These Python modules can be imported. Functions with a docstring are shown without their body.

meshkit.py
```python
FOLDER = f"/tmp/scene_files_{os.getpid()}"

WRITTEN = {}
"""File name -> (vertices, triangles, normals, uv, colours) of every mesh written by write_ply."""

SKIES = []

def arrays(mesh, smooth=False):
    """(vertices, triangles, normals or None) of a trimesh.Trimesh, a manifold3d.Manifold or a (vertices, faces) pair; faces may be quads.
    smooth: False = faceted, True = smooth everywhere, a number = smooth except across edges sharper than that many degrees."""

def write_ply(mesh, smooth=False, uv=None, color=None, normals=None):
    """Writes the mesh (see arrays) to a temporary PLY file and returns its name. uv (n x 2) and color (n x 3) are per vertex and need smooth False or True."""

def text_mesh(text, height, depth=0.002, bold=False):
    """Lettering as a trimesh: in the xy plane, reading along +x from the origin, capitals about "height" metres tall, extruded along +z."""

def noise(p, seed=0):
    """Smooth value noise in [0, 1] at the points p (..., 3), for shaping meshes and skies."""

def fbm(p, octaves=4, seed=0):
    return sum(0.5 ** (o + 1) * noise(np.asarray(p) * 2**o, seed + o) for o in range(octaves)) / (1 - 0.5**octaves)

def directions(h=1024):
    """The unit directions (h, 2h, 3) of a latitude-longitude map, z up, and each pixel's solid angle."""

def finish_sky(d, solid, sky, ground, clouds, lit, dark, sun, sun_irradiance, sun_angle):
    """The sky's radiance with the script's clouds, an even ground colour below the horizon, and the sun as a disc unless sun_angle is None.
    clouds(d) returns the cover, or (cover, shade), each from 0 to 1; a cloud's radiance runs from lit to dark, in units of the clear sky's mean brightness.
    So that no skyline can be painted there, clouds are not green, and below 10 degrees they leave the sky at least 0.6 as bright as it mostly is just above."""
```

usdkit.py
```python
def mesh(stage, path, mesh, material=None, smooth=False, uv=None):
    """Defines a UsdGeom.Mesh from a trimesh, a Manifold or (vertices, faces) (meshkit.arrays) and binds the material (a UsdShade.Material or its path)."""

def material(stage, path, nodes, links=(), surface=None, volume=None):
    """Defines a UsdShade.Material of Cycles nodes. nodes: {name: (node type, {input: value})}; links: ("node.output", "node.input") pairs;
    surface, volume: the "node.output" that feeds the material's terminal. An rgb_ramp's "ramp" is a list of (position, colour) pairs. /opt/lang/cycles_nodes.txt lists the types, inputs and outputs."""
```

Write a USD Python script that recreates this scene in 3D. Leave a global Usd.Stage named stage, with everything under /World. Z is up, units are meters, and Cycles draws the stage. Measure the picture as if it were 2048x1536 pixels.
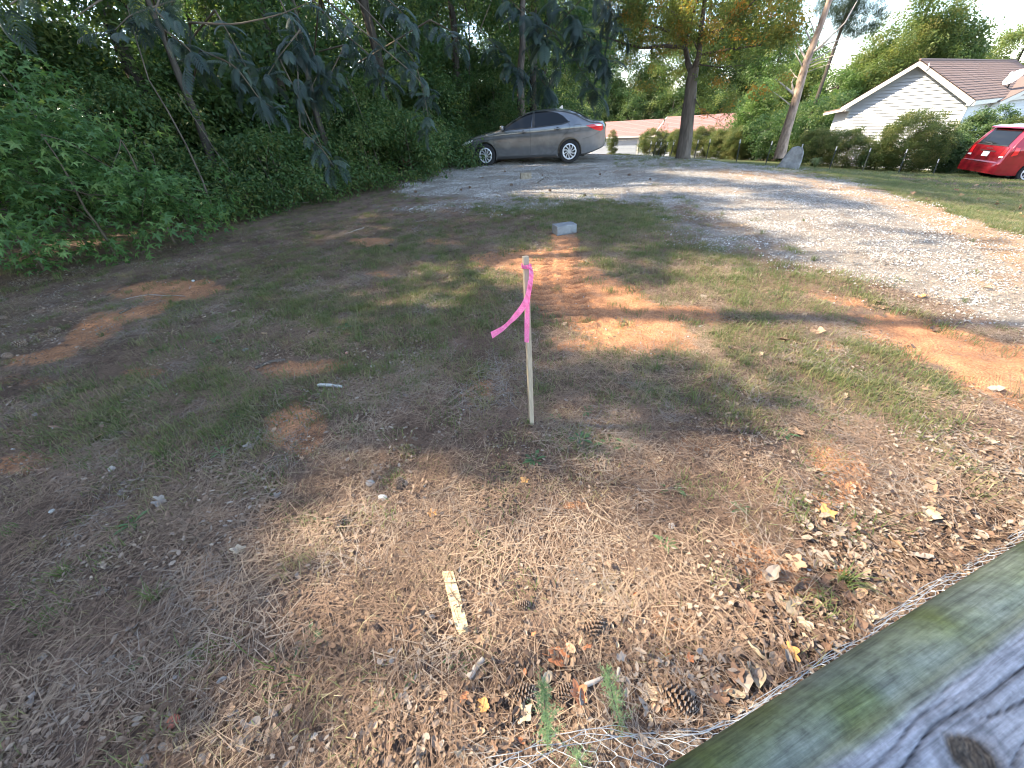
import math, numpy as np, trimesh, shapely, usdkit, meshkit
from shapely.geometry import Polygon
from scipy.interpolate import RBFInterpolator
from scipy.ndimage import gaussian_filter, map_coordinates
from pxr import Usd, UsdGeom, UsdLux, UsdShade, Gf, Sdf, Vt

stage = Usd.Stage.CreateInMemory()
UsdGeom.SetStageUpAxis(stage, 'Z'); UsdGeom.SetStageMetersPerUnit(stage, 1.0)
UsdGeom.Xform.Define(stage, '/World'); UsdGeom.Scope.Define(stage, '/World/Looks')

# ------------------------------------------------------------------ camera, sky, sun
EYE_H, FPX = 1.52, 770.0                      # eye height; focal length in pixels of the 2048 wide photograph
PITCH, ROLL = math.radians(34.6), math.radians(3.9)
EXPOSURE = 2.1
SUN_AZ, SUN_EL = math.radians(-80), math.radians(38)   # azimuth from +y towards +x
SUN_I, SKY_S = 1.12, 0.15
EYE = np.array([0, 0, EYE_H])
FW = np.array([0, math.cos(PITCH), -math.sin(PITCH)])
_r0, _u0 = np.array([1.0, 0, 0]), np.array([0, math.sin(PITCH), math.cos(PITCH)])
RT = math.cos(ROLL) * _r0 - math.sin(ROLL) * _u0
UP = math.sin(ROLL) * _r0 + math.cos(ROLL) * _u0
cam = UsdGeom.Camera.Define(stage, '/World/camera')
M = np.eye(4); M[0, :3], M[1, :3], M[2, :3], M[3, :3] = RT, UP, -FW, EYE
cam.AddTransformOp().Set(Gf.Matrix4d(M.tolist()))
cam.CreateHorizontalApertureAttr(36.0); cam.CreateVerticalApertureAttr(27.0)
cam.CreateFocalLengthAttr(36.0 * FPX / 2048); cam.CreateFStopAttr(0.0)
cam.CreateClippingRangeAttr(Gf.Vec2f(0.02, 5000)); cam.CreateExposureAttr(EXPOSURE)
SUN = np.array([math.sin(SUN_AZ) * math.cos(SUN_EL), math.cos(SUN_AZ) * math.cos(SUN_EL), math.sin(SUN_EL)])
dome = UsdLux.DomeLight.Define(stage, '/World/sky')
skym = usdkit.material(stage, '/World/Looks/sky_air', {
    'tc': ('texture_coordinate', {}), 'mp': ('mapping', {'scale': (1.0, 1.0, 3.0)}),
    'n': ('noise_texture', {'scale': 2.3, 'detail': 6, 'roughness': 0.55}),
    'r': ('rgb_ramp', {'ramp': [(0.52, (0, 0, 0)), (0.75, (0.5, 0.5, 0.5))]}),
    's': ('sky_texture', {'sky_type': 'single_scattering', 'sun_disc': False, 'sun_elevation': SUN_EL, 'sun_rotation': SUN_AZ, 'altitude': 200, 'air_density': 1.0, 'aerosol_density': 1.2, 'ozone_density': 1.0}),
    'm': ('mix_color', {'b': (9.0, 9.2, 9.6)}), 'b': ('background_shader', {'strength': SKY_S})},
    [('tc.generated', 'mp.vector'), ('mp.vector', 'n.vector'), ('n.fac', 'r.fac'), ('r.color', 'm.fac'), ('s.color', 'm.a'), ('m.result', 'b.color')], surface='b.background')
UsdShade.MaterialBindingAPI.Apply(dome.GetPrim()).Bind(skym)
dome.GetPrim().SetCustomDataByKey('kind', 'structure')
sun = UsdLux.DistantLight.Define(stage, '/World/sun')
sun.CreateIntensityAttr(SUN_I); sun.CreateAngleAttr(0.5); sun.CreateNormalizeAttr(True); sun.CreateColorAttr(Gf.Vec3f(1.0, 0.86, 0.66))
_z = SUN; _x = np.cross([0, 0, 1], _z); _x /= np.linalg.norm(_x); _y = np.cross(_z, _x)
S4 = np.eye(4); S4[0, :3], S4[1, :3], S4[2, :3] = _x, _y, _z
sun.AddTransformOp().Set(Gf.Matrix4d(S4.tolist()))

# ------------------------------------------------------------------ from the photograph's pixels to points of the place
def ray(px, py):
    d = FW * FPX + RT * (px - 1024) + UP * (768 - py)
    return d / np.linalg.norm(d)
def far(px, py, D):                            # the point at horizontal distance D
    d = ray(px, py); return EYE + d * D / math.hypot(d[0], d[1])
def to_px(x, y, z):
    dx, dy, dz = x, y, z - EYE_H
    w = dx * FW[0] + dy * FW[1] + dz * FW[2]
    w = np.where(w > 0.02, w, np.nan)
    return 1024 + FPX * (dx * RT[0] + dy * RT[1] + dz * RT[2]) / w, 768 - FPX * (dx * UP[0] + dy * UP[1] + dz * UP[2]) / w
# terrain: level near the eye, a low crest by the car, then falling to the back and right
_c = [(0, 0, 0), (3, 2, 0), (-3, 2, 0), (0, 4, 0), (-5, 4, 0), (5, 4, 0), (-9, 0, 0), (8, 0, 0), (0, -6, 0), (-9, -6, 0), (9, -6, 0), (1, 6.3, .02), (-4, 9, .06), (-7, 9, .05), (-14, 8, .1), (-14, 18, .2), (-6, 20, .25), (-3, 26, .1), (-12, 40, -.6), (-25, 20, 0), (-25, 0, 0)]
for px, py, D in [(975, 331, 14.6), (1138, 328, 14.1), (1210, 312, 16), (1290, 315, 16.2), (1365, 319, 15.5), (1573, 337, 15.5), (1480, 334, 15.5), (1471, 330, 21), (1528, 336, 21), (1656, 341, 22.5), (1724, 344, 23), (1797, 347, 23.5), (1905, 351, 26), (2040, 357, 26), (1307, 317, 24), (1700, 365, 14), (1850, 392, 12), (2040, 430, 11.5),
                  (1450, 321, 40), (1380, 317, 40), (1250, 311, 55), (1490, 316, 55), (1690, 333, 31), (1850, 340, 31), (2048, 350, 31)]:
    _c.append(tuple(far(px, py, D)))
for a in range(-60, 100, 20):
    _c.append((90 * math.sin(math.radians(a)), 90 * math.cos(math.radians(a)), -3.2 if a > -20 else -2))
_c = np.array(_c)
_rbf = RBFInterpolator(_c[:, :2], _c[:, 2], kernel='thin_plate_spline', smoothing=0.02)
_gx, _gy = np.linspace(-100, 100, 401), np.linspace(-60, 100, 321)
_gm = np.stack(np.meshgrid(_gx, _gy, indexing='ij'), -1).reshape(-1, 2)
_GZ = _rbf(_gm).reshape(401, 321)
_GZ = np.clip(_GZ, -4.2, 0.6)
_dd = np.hypot(_gm[:, 0], _gm[:, 1]).reshape(401, 321)
_b = np.clip((_dd - 70) / 30, 0, 1)
_back = np.clip((-_gm[:, 1].reshape(401, 321) - 6) / 10, 0, 1)
_GZ = _GZ * (1 - _back)
_GZ = _GZ * (1 - _b) + -3.2 * _b
def land(x, y):
    u, v = np.clip((np.asarray(x, float) + 100) / .5, 0, 399.99), np.clip((np.asarray(y, float) + 60) / .5, 0, 319.99)
    i, j = u.astype(int), v.astype(int); a, b = u - i, v - j
    return (_GZ[i, j] * (1 - a) + _GZ[i + 1, j] * a) * (1 - b) + (_GZ[i, j + 1] * (1 - a) + _GZ[i + 1, j + 1] * a) * b
def G(px, py):                                 # where the sight line of a pixel meets the land
    d = ray(px, py); lo = 0.2; t = lo
    for k in range(4000):
        p = EYE + d * t
        if p[2] <= float(land(p[0], p[1])): break
        t += 0.01 + t * 0.004
    a, b = max(t - 0.02 - t * .005, 0), t
    for k in range(30):
        m = (a + b) / 2; p = EYE + d * m
        if p[2] <= float(land(p[0], p[1])): b = m
        else: a = m
    return EYE + d * b

# ------------------------------------------------------------------ what covers the ground, area by area
MX0, MX1, MY0, MY1, MS = -1200, 3300, 290, 2600, 6
_mx, _my = np.meshgrid(np.arange(MX0, MX1, MS), np.arange(MY0, MY1, MS), indexing='ij')
def poly_mask(pts, blur=2.0):
    m = shapely.contains_xy(Polygon(pts), _mx.ravel(), _my.ravel()).reshape(_mx.shape).astype(float)
    return gaussian_filter(m, blur)
def ell(cx, cy, rx, ry, rot=0, w=1.0):
    a = math.radians(rot); dx, dy = _mx - cx, _my - cy
    u, v = (dx * math.cos(a) + dy * math.sin(a)) / rx, (-dx * math.sin(a) + dy * math.cos(a)) / ry
    return w * np.exp(-(u * u + v * v) ** 1.5 * 0.7)
def union(items):
    m = np.zeros(_mx.shape)
    for i in items: m = np.maximum(m, i)
    return m
GRAVEL = union([poly_mask([(800, 372), (880, 345), (960, 332), (1100, 316), (1200, 306), (1330, 300), (1400, 312), (1480, 325), (1575, 338), (1700, 362), (1850, 408), (2060, 478), (2400, 600), (2700, 760), (2500, 860), (2060, 662), (1900, 612), (1700, 548), (1600, 515), (1480, 455), (1380, 415), (1200, 400), (1000, 396), (880, 392), (800, 388)], 1.2),
                ell(1420, 455, 140, 40, 12, .7), ell(1570, 500, 120, 25, 16, .6), ell(880, 420, 110, 18, 0, .5), ell(830, 455, 70, 12, 0, .4), ell(1050, 405, 200, 14, 0, .6), ell(800, 440, 40, 10, 0, .3), ell(1097, 975, 20, 26, 0, .5)])
SAND = union([ell(1500, 350, 110, 9, 4, .9), ell(1680, 378, 160, 14, 12, .9), ell(1900, 440, 150, 26, 20, 1), ell(2048, 510, 130, 32, 22, 1), ell(1950, 560, 60, 12, 20, .6), ell(1440, 378, 70, 8, 5, .5), ell(2050, 570, 80, 14, 15, .7)])
CLAY = union([ell(345, 580, 115, 20, -3, .95), ell(270, 625, 75, 13, -14, .9), ell(190, 660, 62, 26, -30, .95), ell(90, 712, 70, 14, -12, .9), ell(290, 746, 42, 10, 0, .8), ell(590, 738, 90, 18, -5, .75), ell(600, 865, 60, 55, 20, .75), ell(690, 900, 90, 40, 0, .5),
              ell(740, 485, 55, 9, 0, .8), ell(890, 487, 50, 7, 0, .7), ell(1128, 487, 28, 26, 0, 1), ell(1060, 524, 110, 22, 3, .95), ell(1130, 580, 75, 60, 0, 1), ell(1235, 590, 90, 32, 20, .9), ell(1250, 650, 120, 42, 12, 1.2), ell(1390, 630, 75, 18, 10, .7),
              ell(1140, 690, 80, 20, 0, .6), ell(1900, 690, 220, 42, 14, .95), ell(2050, 770, 150, 40, 15, .9), ell(1700, 610, 120, 16, 18, .6), ell(1640, 690, 50, 14, 10, .5), ell(1690, 930, 70, 45, 30, .6), ell(1560, 1140, 90, 60, 30, .48), ell(1350, 1240, 70, 40, 0, .5),
              ell(950, 780, 70, 40, 0, .45), ell(1280, 870, 60, 40, 0, .4), ell(1380, 900, 60, 30, 0, .5), ell(760, 550, 40, 9, 0, .7), ell(60, 760, 60, 14, 0, .5), ell(40, 930, 80, 30, 0, .4), ell(1430, 885, 70, 22, 0, .5), ell(1100, 740, 70, 30, 0, .35), ell(1140, 1010, 60, 20, 0, .5), ell(1750, 970, 40, 20, 0, .5), ell(1300, 470, 30, 8, 0, .4), ell(1690, 1000, 80, 20, 0, .4), ell(430, 740, 40, 10, 0, .4), ell(2040, 700, 60, 24, 0, .8)])
GREEN = union([poly_mask([(230, 560), (600, 470), (900, 420), (1250, 395), (1500, 430), (1640, 540), (2060, 660), (2060, 760), (1750, 850), (1500, 900), (1250, 880), (1000, 830), (700, 960), (300, 980), (0, 900), (0, 780), (300, 720)], 8) * .51, ell(1200, 430, 190, 34, 6, 1), ell(1010, 418, 110, 14, 0, .7), ell(1260, 402, 150, 14, 5, .5), ell(1430, 440, 90, 22, 8, .6), ell(850, 585, 120, 34, 5, .8), ell(760, 520, 200, 30, 0, .6), ell(650, 610, 170, 40, -8, .75), ell(530, 650, 130, 30, -8, .65), ell(680, 665, 70, 20, 0, .9), ell(930, 560, 80, 30, 0, .8), ell(960, 650, 80, 60, 0, .55),
               ell(1500, 635, 70, 28, 0, .95), ell(1540, 690, 150, 34, 14, .9), ell(1700, 775, 190, 34, 20, .95), ell(1580, 790, 120, 24, 14, .6), ell(1840, 640, 220, 14, 22, .85), ell(1650, 560, 130, 14, 18, .85), ell(1400, 800, 120, 40, 10, .8), ell(1560, 840, 110, 30, 14, .6), ell(1640, 900, 50, 20, 20, .8), ell(1840, 850, 90, 30, 18, .7), ell(1150, 880, 110, 34, 0, .8),
               ell(1700, 700, 140, 24, 14, .5), ell(1900, 780, 120, 24, 16, .3), ell(460, 800, 130, 60, -10, .55), ell(330, 690, 110, 30, -8, .5), ell(150, 810, 140, 50, -10, .5), ell(540, 900, 60, 30, 0, .55), ell(400, 880, 90, 30, 0, .5), ell(300, 960, 120, 40, 0, .35), ell(760, 800, 120, 50, 0, .45), ell(900, 740, 100, 50, 0, .5), ell(760, 890, 120, 60, 0, .4), ell(140, 1070, 100, 40, 0, .35), ell(60, 880, 60, 40, 0, .45), ell(900, 470, 200, 26, 0, .4), ell(1300, 700, 120, 30, 0, .5), ell(1460, 740, 80, 30, 0, .6), ell(1000, 870, 70, 30, 0, .4), ell(1940, 950, 90, 30, 0, .35), ell(1250, 790, 80, 30, 0, .4), ell(1440, 960, 90, 30, 0, .3)])
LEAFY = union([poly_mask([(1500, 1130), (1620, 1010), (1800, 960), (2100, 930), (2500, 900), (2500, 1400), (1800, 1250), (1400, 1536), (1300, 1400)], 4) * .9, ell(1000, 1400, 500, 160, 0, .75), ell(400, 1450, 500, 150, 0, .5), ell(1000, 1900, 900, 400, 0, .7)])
def look_up(mask, px, py, out=0.0):
    ok = np.isfinite(px) & (px > MX0) & (px < MX1 - MS) & (py > MY0) & (py < MY1 - MS)
    c = [(np.where(ok, px, MX0) - MX0) / MS, (np.where(ok, py, MY0) - MY0) / MS]
    return np.where(ok, map_coordinates(mask, [np.atleast_1d(q) for q in c], order=1).reshape(np.shape(px)), out)
def fb(x, y, s, o=4, seed=0): return meshkit.fbm(np.stack([x * s, y * s, np.zeros_like(x)], -1), o, seed)
def cover(x, y):
    """gravel, sand, clay, green, leafy: each from 0 to 1, at points of the ground."""
    x, y = np.asarray(x, float), np.asarray(y, float)
    px, py = to_px(x, y, land(x, y))
    r = np.hypot(x, y)
    n1, n2 = fb(x, y, 1.1, 4, 3) - .5, fb(x, y, 4.5, 4, 9) - .5
    w = n1 * .6 + n2 * .5 + (fb(x, y, 17, 3, 41) - .5) * .5
    hid = r > 16.8
    az = np.degrees(np.arctan2(x, y))
    gr = np.where(hid, 0, look_up(GRAVEL, px, py)); sa = np.where(hid, 0, look_up(SAND, px, py)); cl = np.where(hid, 0, look_up(CLAY, px, py)); ge = look_up(GREEN, px, py, .2); lf = np.where(hid, 0, look_up(LEAFY, px, py, .4))
    s = lambda m, a=.5, k=.2: np.clip((m + w - a) / k + .5, 0, 1)
    gravel = s(gr, .5, .42); sand = np.clip(s(sa, .5, .5), 0, 1); clay = s(cl, .46, .22)
    lawn = np.where((az > 15) & ((r > 15.5) | (py < np.interp(px, [1500, 1700, 1850, 2060, 2400], [335, 368, 412, 482, 600]))), 1.0, 0)
    lawn = np.where(np.isfinite(py), lawn, 0)
    under = np.clip((-(x + 5.2) - (y - 10) * 0.9) / 2 + .5, 0, 1) * (y > 3) * 0 + ((x < -1.5) & (y > 14.5 + .6 * x + 1.5))
    green = np.maximum(s(ge, .52, .5) * (1 - under), lawn * (.55 + .45 * np.clip(n1 * 3 + .5, 0, 1)))
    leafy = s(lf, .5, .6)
    clay = clay * (1 - gravel * .8); green = green * (1 - .85 * clay) * (1 - .8 * gravel)
    return gravel, sand, clay, green, leafy
# where the sun gets through the trees (used only to leave real gaps in the crowns that stand towards the sun)
LIT = union([poly_mask([(520, 985), (600, 955), (690, 945), (820, 985), (900, 1000), (850, 1050), (1000, 1075), (1100, 1060), (1300, 1100), (1420, 1190), (1400, 1280), (1260, 1330), (1420, 1430), (1500, 1700), (1300, 2300), (200, 2300), (330, 1500), (640, 1420), (800, 1330), (840, 1180), (720, 1120), (600, 1090)], 2.5),
             poly_mask([(1060, 900), (1160, 895), (1290, 950), (1320, 1010), (1430, 1060), (1370, 1085), (1240, 1040), (1130, 1000), (1070, 960)], 1.5),
             poly_mask([(1590, 1010), (1720, 955), (2060, 880), (2300, 860), (2300, 1050), (1900, 1120), (1760, 1190), (1640, 1110)], 2),
             poly_mask([(1190, 600), (1290, 585), (1390, 640), (1370, 690), (1230, 690), (1150, 650)], 1.5), ell(1080, 525, 120, 16, 3, .8), ell(1230, 585, 80, 12, 18, .7), ell(1420, 570, 80, 20, 14, .9),
             ell(930, 588, 90, 14, 8, .9), ell(1480, 690, 120, 22, 14, 1), ell(1640, 750, 170, 18, 20, 1), ell(1850, 840, 140, 22, 18, .9), ell(1580, 600, 120, 18, 16, 1), ell(1760, 660, 160, 14, 18, 1), ell(1980, 700, 120, 18, 14, 1), ell(1450, 540, 140, 10, 12, .8), ell(1700, 860, 110, 16, 18, .8),
             ell(1390, 378, 130, 9, 3, .8), ell(1460, 352, 150, 6, 3, 1), ell(1680, 380, 160, 9, 11, 1), ell(1900, 445, 170, 20, 17, 1), ell(2060, 520, 130, 22, 18, 1), ell(1780, 520, 160, 16, 14, 1), ell(1960, 590, 140, 16, 18, 1), ell(1640, 470, 120, 9, 10, .9), ell(1560, 420, 120, 7, 8, .9),
             ell(1150, 385, 120, 7, 0, .9), ell(1060, 330, 60, 5, 0, .6), ell(780, 560, 40, 6, 0, .6), ell(70, 1320, 80, 60, 0, .6), ell(30, 960, 60, 14, 0, .6), ell(720, 590, 50, 7, 0, .5), ell(1800, 355, 200, 6, 3, .8), ell(560, 640, 50, 8, 0, .4), ell(240, 1450, 120, 60, 0, .5), ell(850, 455, 40, 5, 0, .5), ell(895, 487, 50, 5, 0, .5)])
def lit(x, y):
    x, y = np.asarray(x, float), np.asarray(y, float)
    px, py = to_px(x, y, land(x, y))
    return np.where(np.hypot(x, y) > 20, 0, look_up(LIT, px, py, 0.0))
# ------------------------------------------------------------------ helpers
_used = {}
def fresh(parent, name):
    k = (parent, name); n = _used.get(k, 0); _used[k] = n + 1
    return f'{parent}/{name}' if n == 0 else f'{parent}/{name}_{n:03d}'
def meta(prim, label=None, category=None, group=None, kind=None):
    for k, v in (('label', label), ('category', category), ('group', group), ('kind', kind)):
        if v: prim.SetCustomDataByKey(k, v)
    return prim
def thing(name, label, category, loc=(0, 0, 0), rotz=0.0, group=None, kind=None):
    x = UsdGeom.Xform.Define(stage, fresh('/World', name))
    x.AddTranslateOp().Set(Gf.Vec3d(*map(float, loc))); x.AddRotateZOp().Set(float(rotz))
    return meta(x.GetPrim(), label, category, group, kind)
def put(name, mesh, mat, parent=None, smooth=False, label=None, category=None, group=None, kind=None):
    path = fresh(parent.GetPath().pathString if parent else '/World', name)
    return meta(usdkit.mesh(stage, path, mesh, MAT[mat] if isinstance(mat, str) else mat, smooth=smooth).GetPrim(), label, category, group, kind)
MAT = {}
def mat(name, nodes, links=(), surface='p.BSDF', volume=None):
    MAT[name] = usdkit.material(stage, '/World/Looks/' + name, nodes, links, surface=surface, volume=volume); return MAT[name]
def plain(name, color, rough=.6, metal=0., spec=.5, var=.25, scale=8., bump=0., coat=0., detail=4, contrast=(.3, .7), c2=None, stretch=None):
    c = np.array(color, float); lo = np.array(c2) if c2 is not None else c * (1 - var)
    nodes = {'tc': ('texture_coordinate', {}), 'mp': ('mapping', {'scale': stretch or (1, 1, 1)}), 'n': ('noise_texture', {'scale': scale, 'detail': detail, 'roughness': .6}),
             'r': ('rgb_ramp', {'ramp': [(contrast[0], tuple(lo)), (contrast[1], tuple(np.clip(c * (1 + var * (c2 is None)), 0, .95)))]}),
             'p': ('principled_bsdf', {'roughness': rough, 'metallic': metal, 'specular_ior_level': spec, 'coat_weight': coat, 'coat_roughness': .05})}
    links = [('tc.object', 'mp.vector'), ('mp.vector', 'n.vector'), ('n.fac', 'r.fac'), ('r.color', 'p.base_color')]
    if bump:
        nodes['b'] = ('bump', {'strength': .6, 'distance': bump}); links += [('n.fac', 'b.height'), ('b.normal', 'p.normal')]
    return mat(name, nodes, links)
def leaf_mat(name, a, b, c=None, trans=.4, rough=.45, spec=.35):
    """leaves: the tone varies from leaf to leaf (per island) and from sprig to sprig"""
    nodes = {'oi': ('object_info', {}), 'g': ('geometry', {}), 'ad': ('math', {'math_type': 'add'}), 'fr': ('math', {'math_type': 'fraction'}),
             'r': ('rgb_ramp', {'ramp': [(0, a), (.6, b), (1, c or b)]}), 'p': ('principled_bsdf', {'roughness': rough, 'specular_ior_level': spec}),
             'hs': ('hsv', {'saturation': 1.1, 'value': 1.5}), 't': ('translucent_bsdf', {}), 'm': ('mix_closure', {'fac': trans})}
    links = [('oi.random', 'ad.value1'), ('g.random_per_island', 'ad.value2'), ('ad.value', 'fr.value1'), ('fr.value', 'r.fac'), ('r.color', 'p.base_color'), ('r.color', 'hs.color'), ('hs.color', 't.color'), ('p.BSDF', 'm.closure1'), ('t.BSDF', 'm.closure2')]
    return mat(name, nodes, links, surface='m.closure')
def tones(name, stops, rough=.8, spec=.2):
    """many small pieces in one mesh, each island a tone of its own"""
    return mat(name, {'oi': ('object_info', {}), 'g': ('geometry', {}), 'ad': ('math', {'math_type': 'add'}), 'fr': ('math', {'math_type': 'fraction'}), 'r': ('rgb_ramp', {'ramp': stops}), 'p': ('principled_bsdf', {'roughness': rough, 'specular_ior_level': spec})},
               [('oi.random', 'ad.value1'), ('g.random_per_island', 'ad.value2'), ('ad.value', 'fr.value1'), ('fr.value', 'r.fac'), ('r.color', 'p.base_color')])
class MB:
    """collects pieces into one mesh"""
    def __init__(s): s.v, s.f, s.n = [], [], 0
    def add(s, v, f):
        v, f = np.asarray(v, float), np.asarray(f, int)
        if f.shape[1] == 4: f = np.vstack([f[:, [0, 1, 2]], f[:, [0, 2, 3]]])
        s.v.append(v); s.f.append(f + s.n); s.n += len(v); return s
    def tm(s, m): return s.add(m.vertices, m.faces)
    def box(s, c, e, R=None):
        b = trimesh.creation.box(e); v = b.vertices
        if R is not None: v = v @ np.asarray(R).T
        return s.add(v + np.asarray(c), b.faces)
    def get(s): return np.vstack(s.v), np.vstack(s.f)
def tube(pts, rad, sides=6, cap=True):
    p = np.asarray(pts, float); n = len(p); rad = np.broadcast_to(rad, (n,))
    t = np.gradient(p, axis=0); t /= np.linalg.norm(t, axis=1, keepdims=True) + 1e-12
    ref = np.array([0, 0, 1.0]) if abs(t[:, 2]).mean() < .8 else np.array([1.0, 0, 0])
    a = np.cross(t, ref); a /= np.linalg.norm(a, axis=1, keepdims=True) + 1e-12; b = np.cross(t, a)
    g = np.arange(sides) * 2 * np.pi / sides
    v = p[:, None] + rad[:, None, None] * (np.cos(g)[None, :, None] * a[:, None] + np.sin(g)[None, :, None] * b[:, None])
    f = [[i * sides + j, i * sides + (j + 1) % sides, (i + 1) * sides + (j + 1) % sides, (i + 1) * sides + j] for i in range(n - 1) for j in range(sides)]
    v = v.reshape(-1, 3); f = np.array(f); f = np.vstack([f[:, [0, 1, 2]], f[:, [0, 2, 3]]])
    if cap:
        v = np.vstack([v, p[0], p[-1]]); k = n * sides
        f = np.vstack([f, [[k, (j + 1) % sides, j] for j in range(sides)], [[k + 1, (n - 1) * sides + j, (n - 1) * sides + (j + 1) % sides] for j in range(sides)]])
    return v, f
def rotz(a): c, s = math.cos(a), math.sin(a); return np.array([[c, -s, 0], [s, c, 0], [0, 0, 1.0]])
def rotx(a): c, s = math.cos(a), math.sin(a); return np.array([[1, 0, 0], [0, c, -s], [0, s, c.real]])
def roty(a): c, s = math.cos(a), math.sin(a); return np.array([[c, 0, s], [0, 1, 0], [-s, 0, c]])
def rand_rot(rng):
    q = rng.normal(size=4); q /= np.linalg.norm(q); w, x, y, z = q
    return np.array([[1 - 2 * (y * y + z * z), 2 * (x * y - z * w), 2 * (x * z + y * w)], [2 * (x * y + z * w), 1 - 2 * (x * x + z * z), 2 * (y * z - x * w)], [2 * (x * z - y * w), 2 * (y * z + x * w), 1 - 2 * (x * x + y * y)]])
PROTO = {}
stage.CreateClassPrim('/World/pieces')
def proto(name, mesh, m, smooth=False):
    usdkit.mesh(stage, '/World/pieces/' + name, mesh, MAT[m], smooth=smooth); PROTO[name] = '/World/pieces/' + name
def scatter(name, protos, pos, quat, scale, index, parent=None, label=None, category=None, group=None, kind=None):
    """many copies of small pieces as ONE PointInstancer"""
    path = fresh(parent.GetPath().pathString if parent else '/World', name)
    pi = UsdGeom.PointInstancer.Define(stage, path); paths = []
    for k, p in enumerate(protos):
        c = stage.DefinePrim(f'{path}/piece_{k:03d}', 'Mesh'); c.GetReferences().AddInternalReference(PROTO[p]); paths.append(c.GetPath())
    pi.CreatePrototypesRel().SetTargets(paths)
    n = len(pos); pi.CreatePositionsAttr(Vt.Vec3fArray.FromNumpy(np.asarray(pos, np.float32)))
    q = np.asarray(quat, np.float32)
    pi.CreateOrientationsAttr(Vt.QuathArray([Gf.Quath(float(a), float(b), float(c), float(d)) for a, b, c, d in q]))
    sc = np.asarray(scale, np.float32)
    pi.CreateScalesAttr(Vt.Vec3fArray.FromNumpy(np.repeat(sc[:, None], 3, 1) if sc.ndim == 1 else sc))
    pi.CreateProtoIndicesAttr(Vt.IntArray.FromNumpy(np.asarray(index, np.int32)))
    return meta(pi.GetPrim(), label, category, group, kind)
def quat_z(a): return np.stack([np.cos(a / 2), 0 * a, 0 * a, np.sin(a / 2)], 1)
def quat_mul(p, q):
    a, b, c, d = p.T; e, f, g, h = q.T
    return np.stack([a * e - b * f - c * g - d * h, a * f + b * e + c * h - d * g, a * g - b * h + c * e + d * f, a * h + b * g - c * f + d * e], 1)
def quat_any(rng, n): q = rng.normal(size=(n, 4)); return q / np.linalg.norm(q, axis=1, keepdims=True)
def quat_tilt(rng, n, tilt):
    """a random turn about z, then a lean of up to TILT"""
    ax = rng.uniform(0, 2 * np.pi, n); t = rng.uniform(0, tilt, n)
    lean = np.stack([np.cos(t / 2), np.sin(t / 2) * np.cos(ax), np.sin(t / 2) * np.sin(ax), 0 * t], 1)
    return quat_mul(lean, quat_z(rng.uniform(0, 2 * np.pi, n)))

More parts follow.
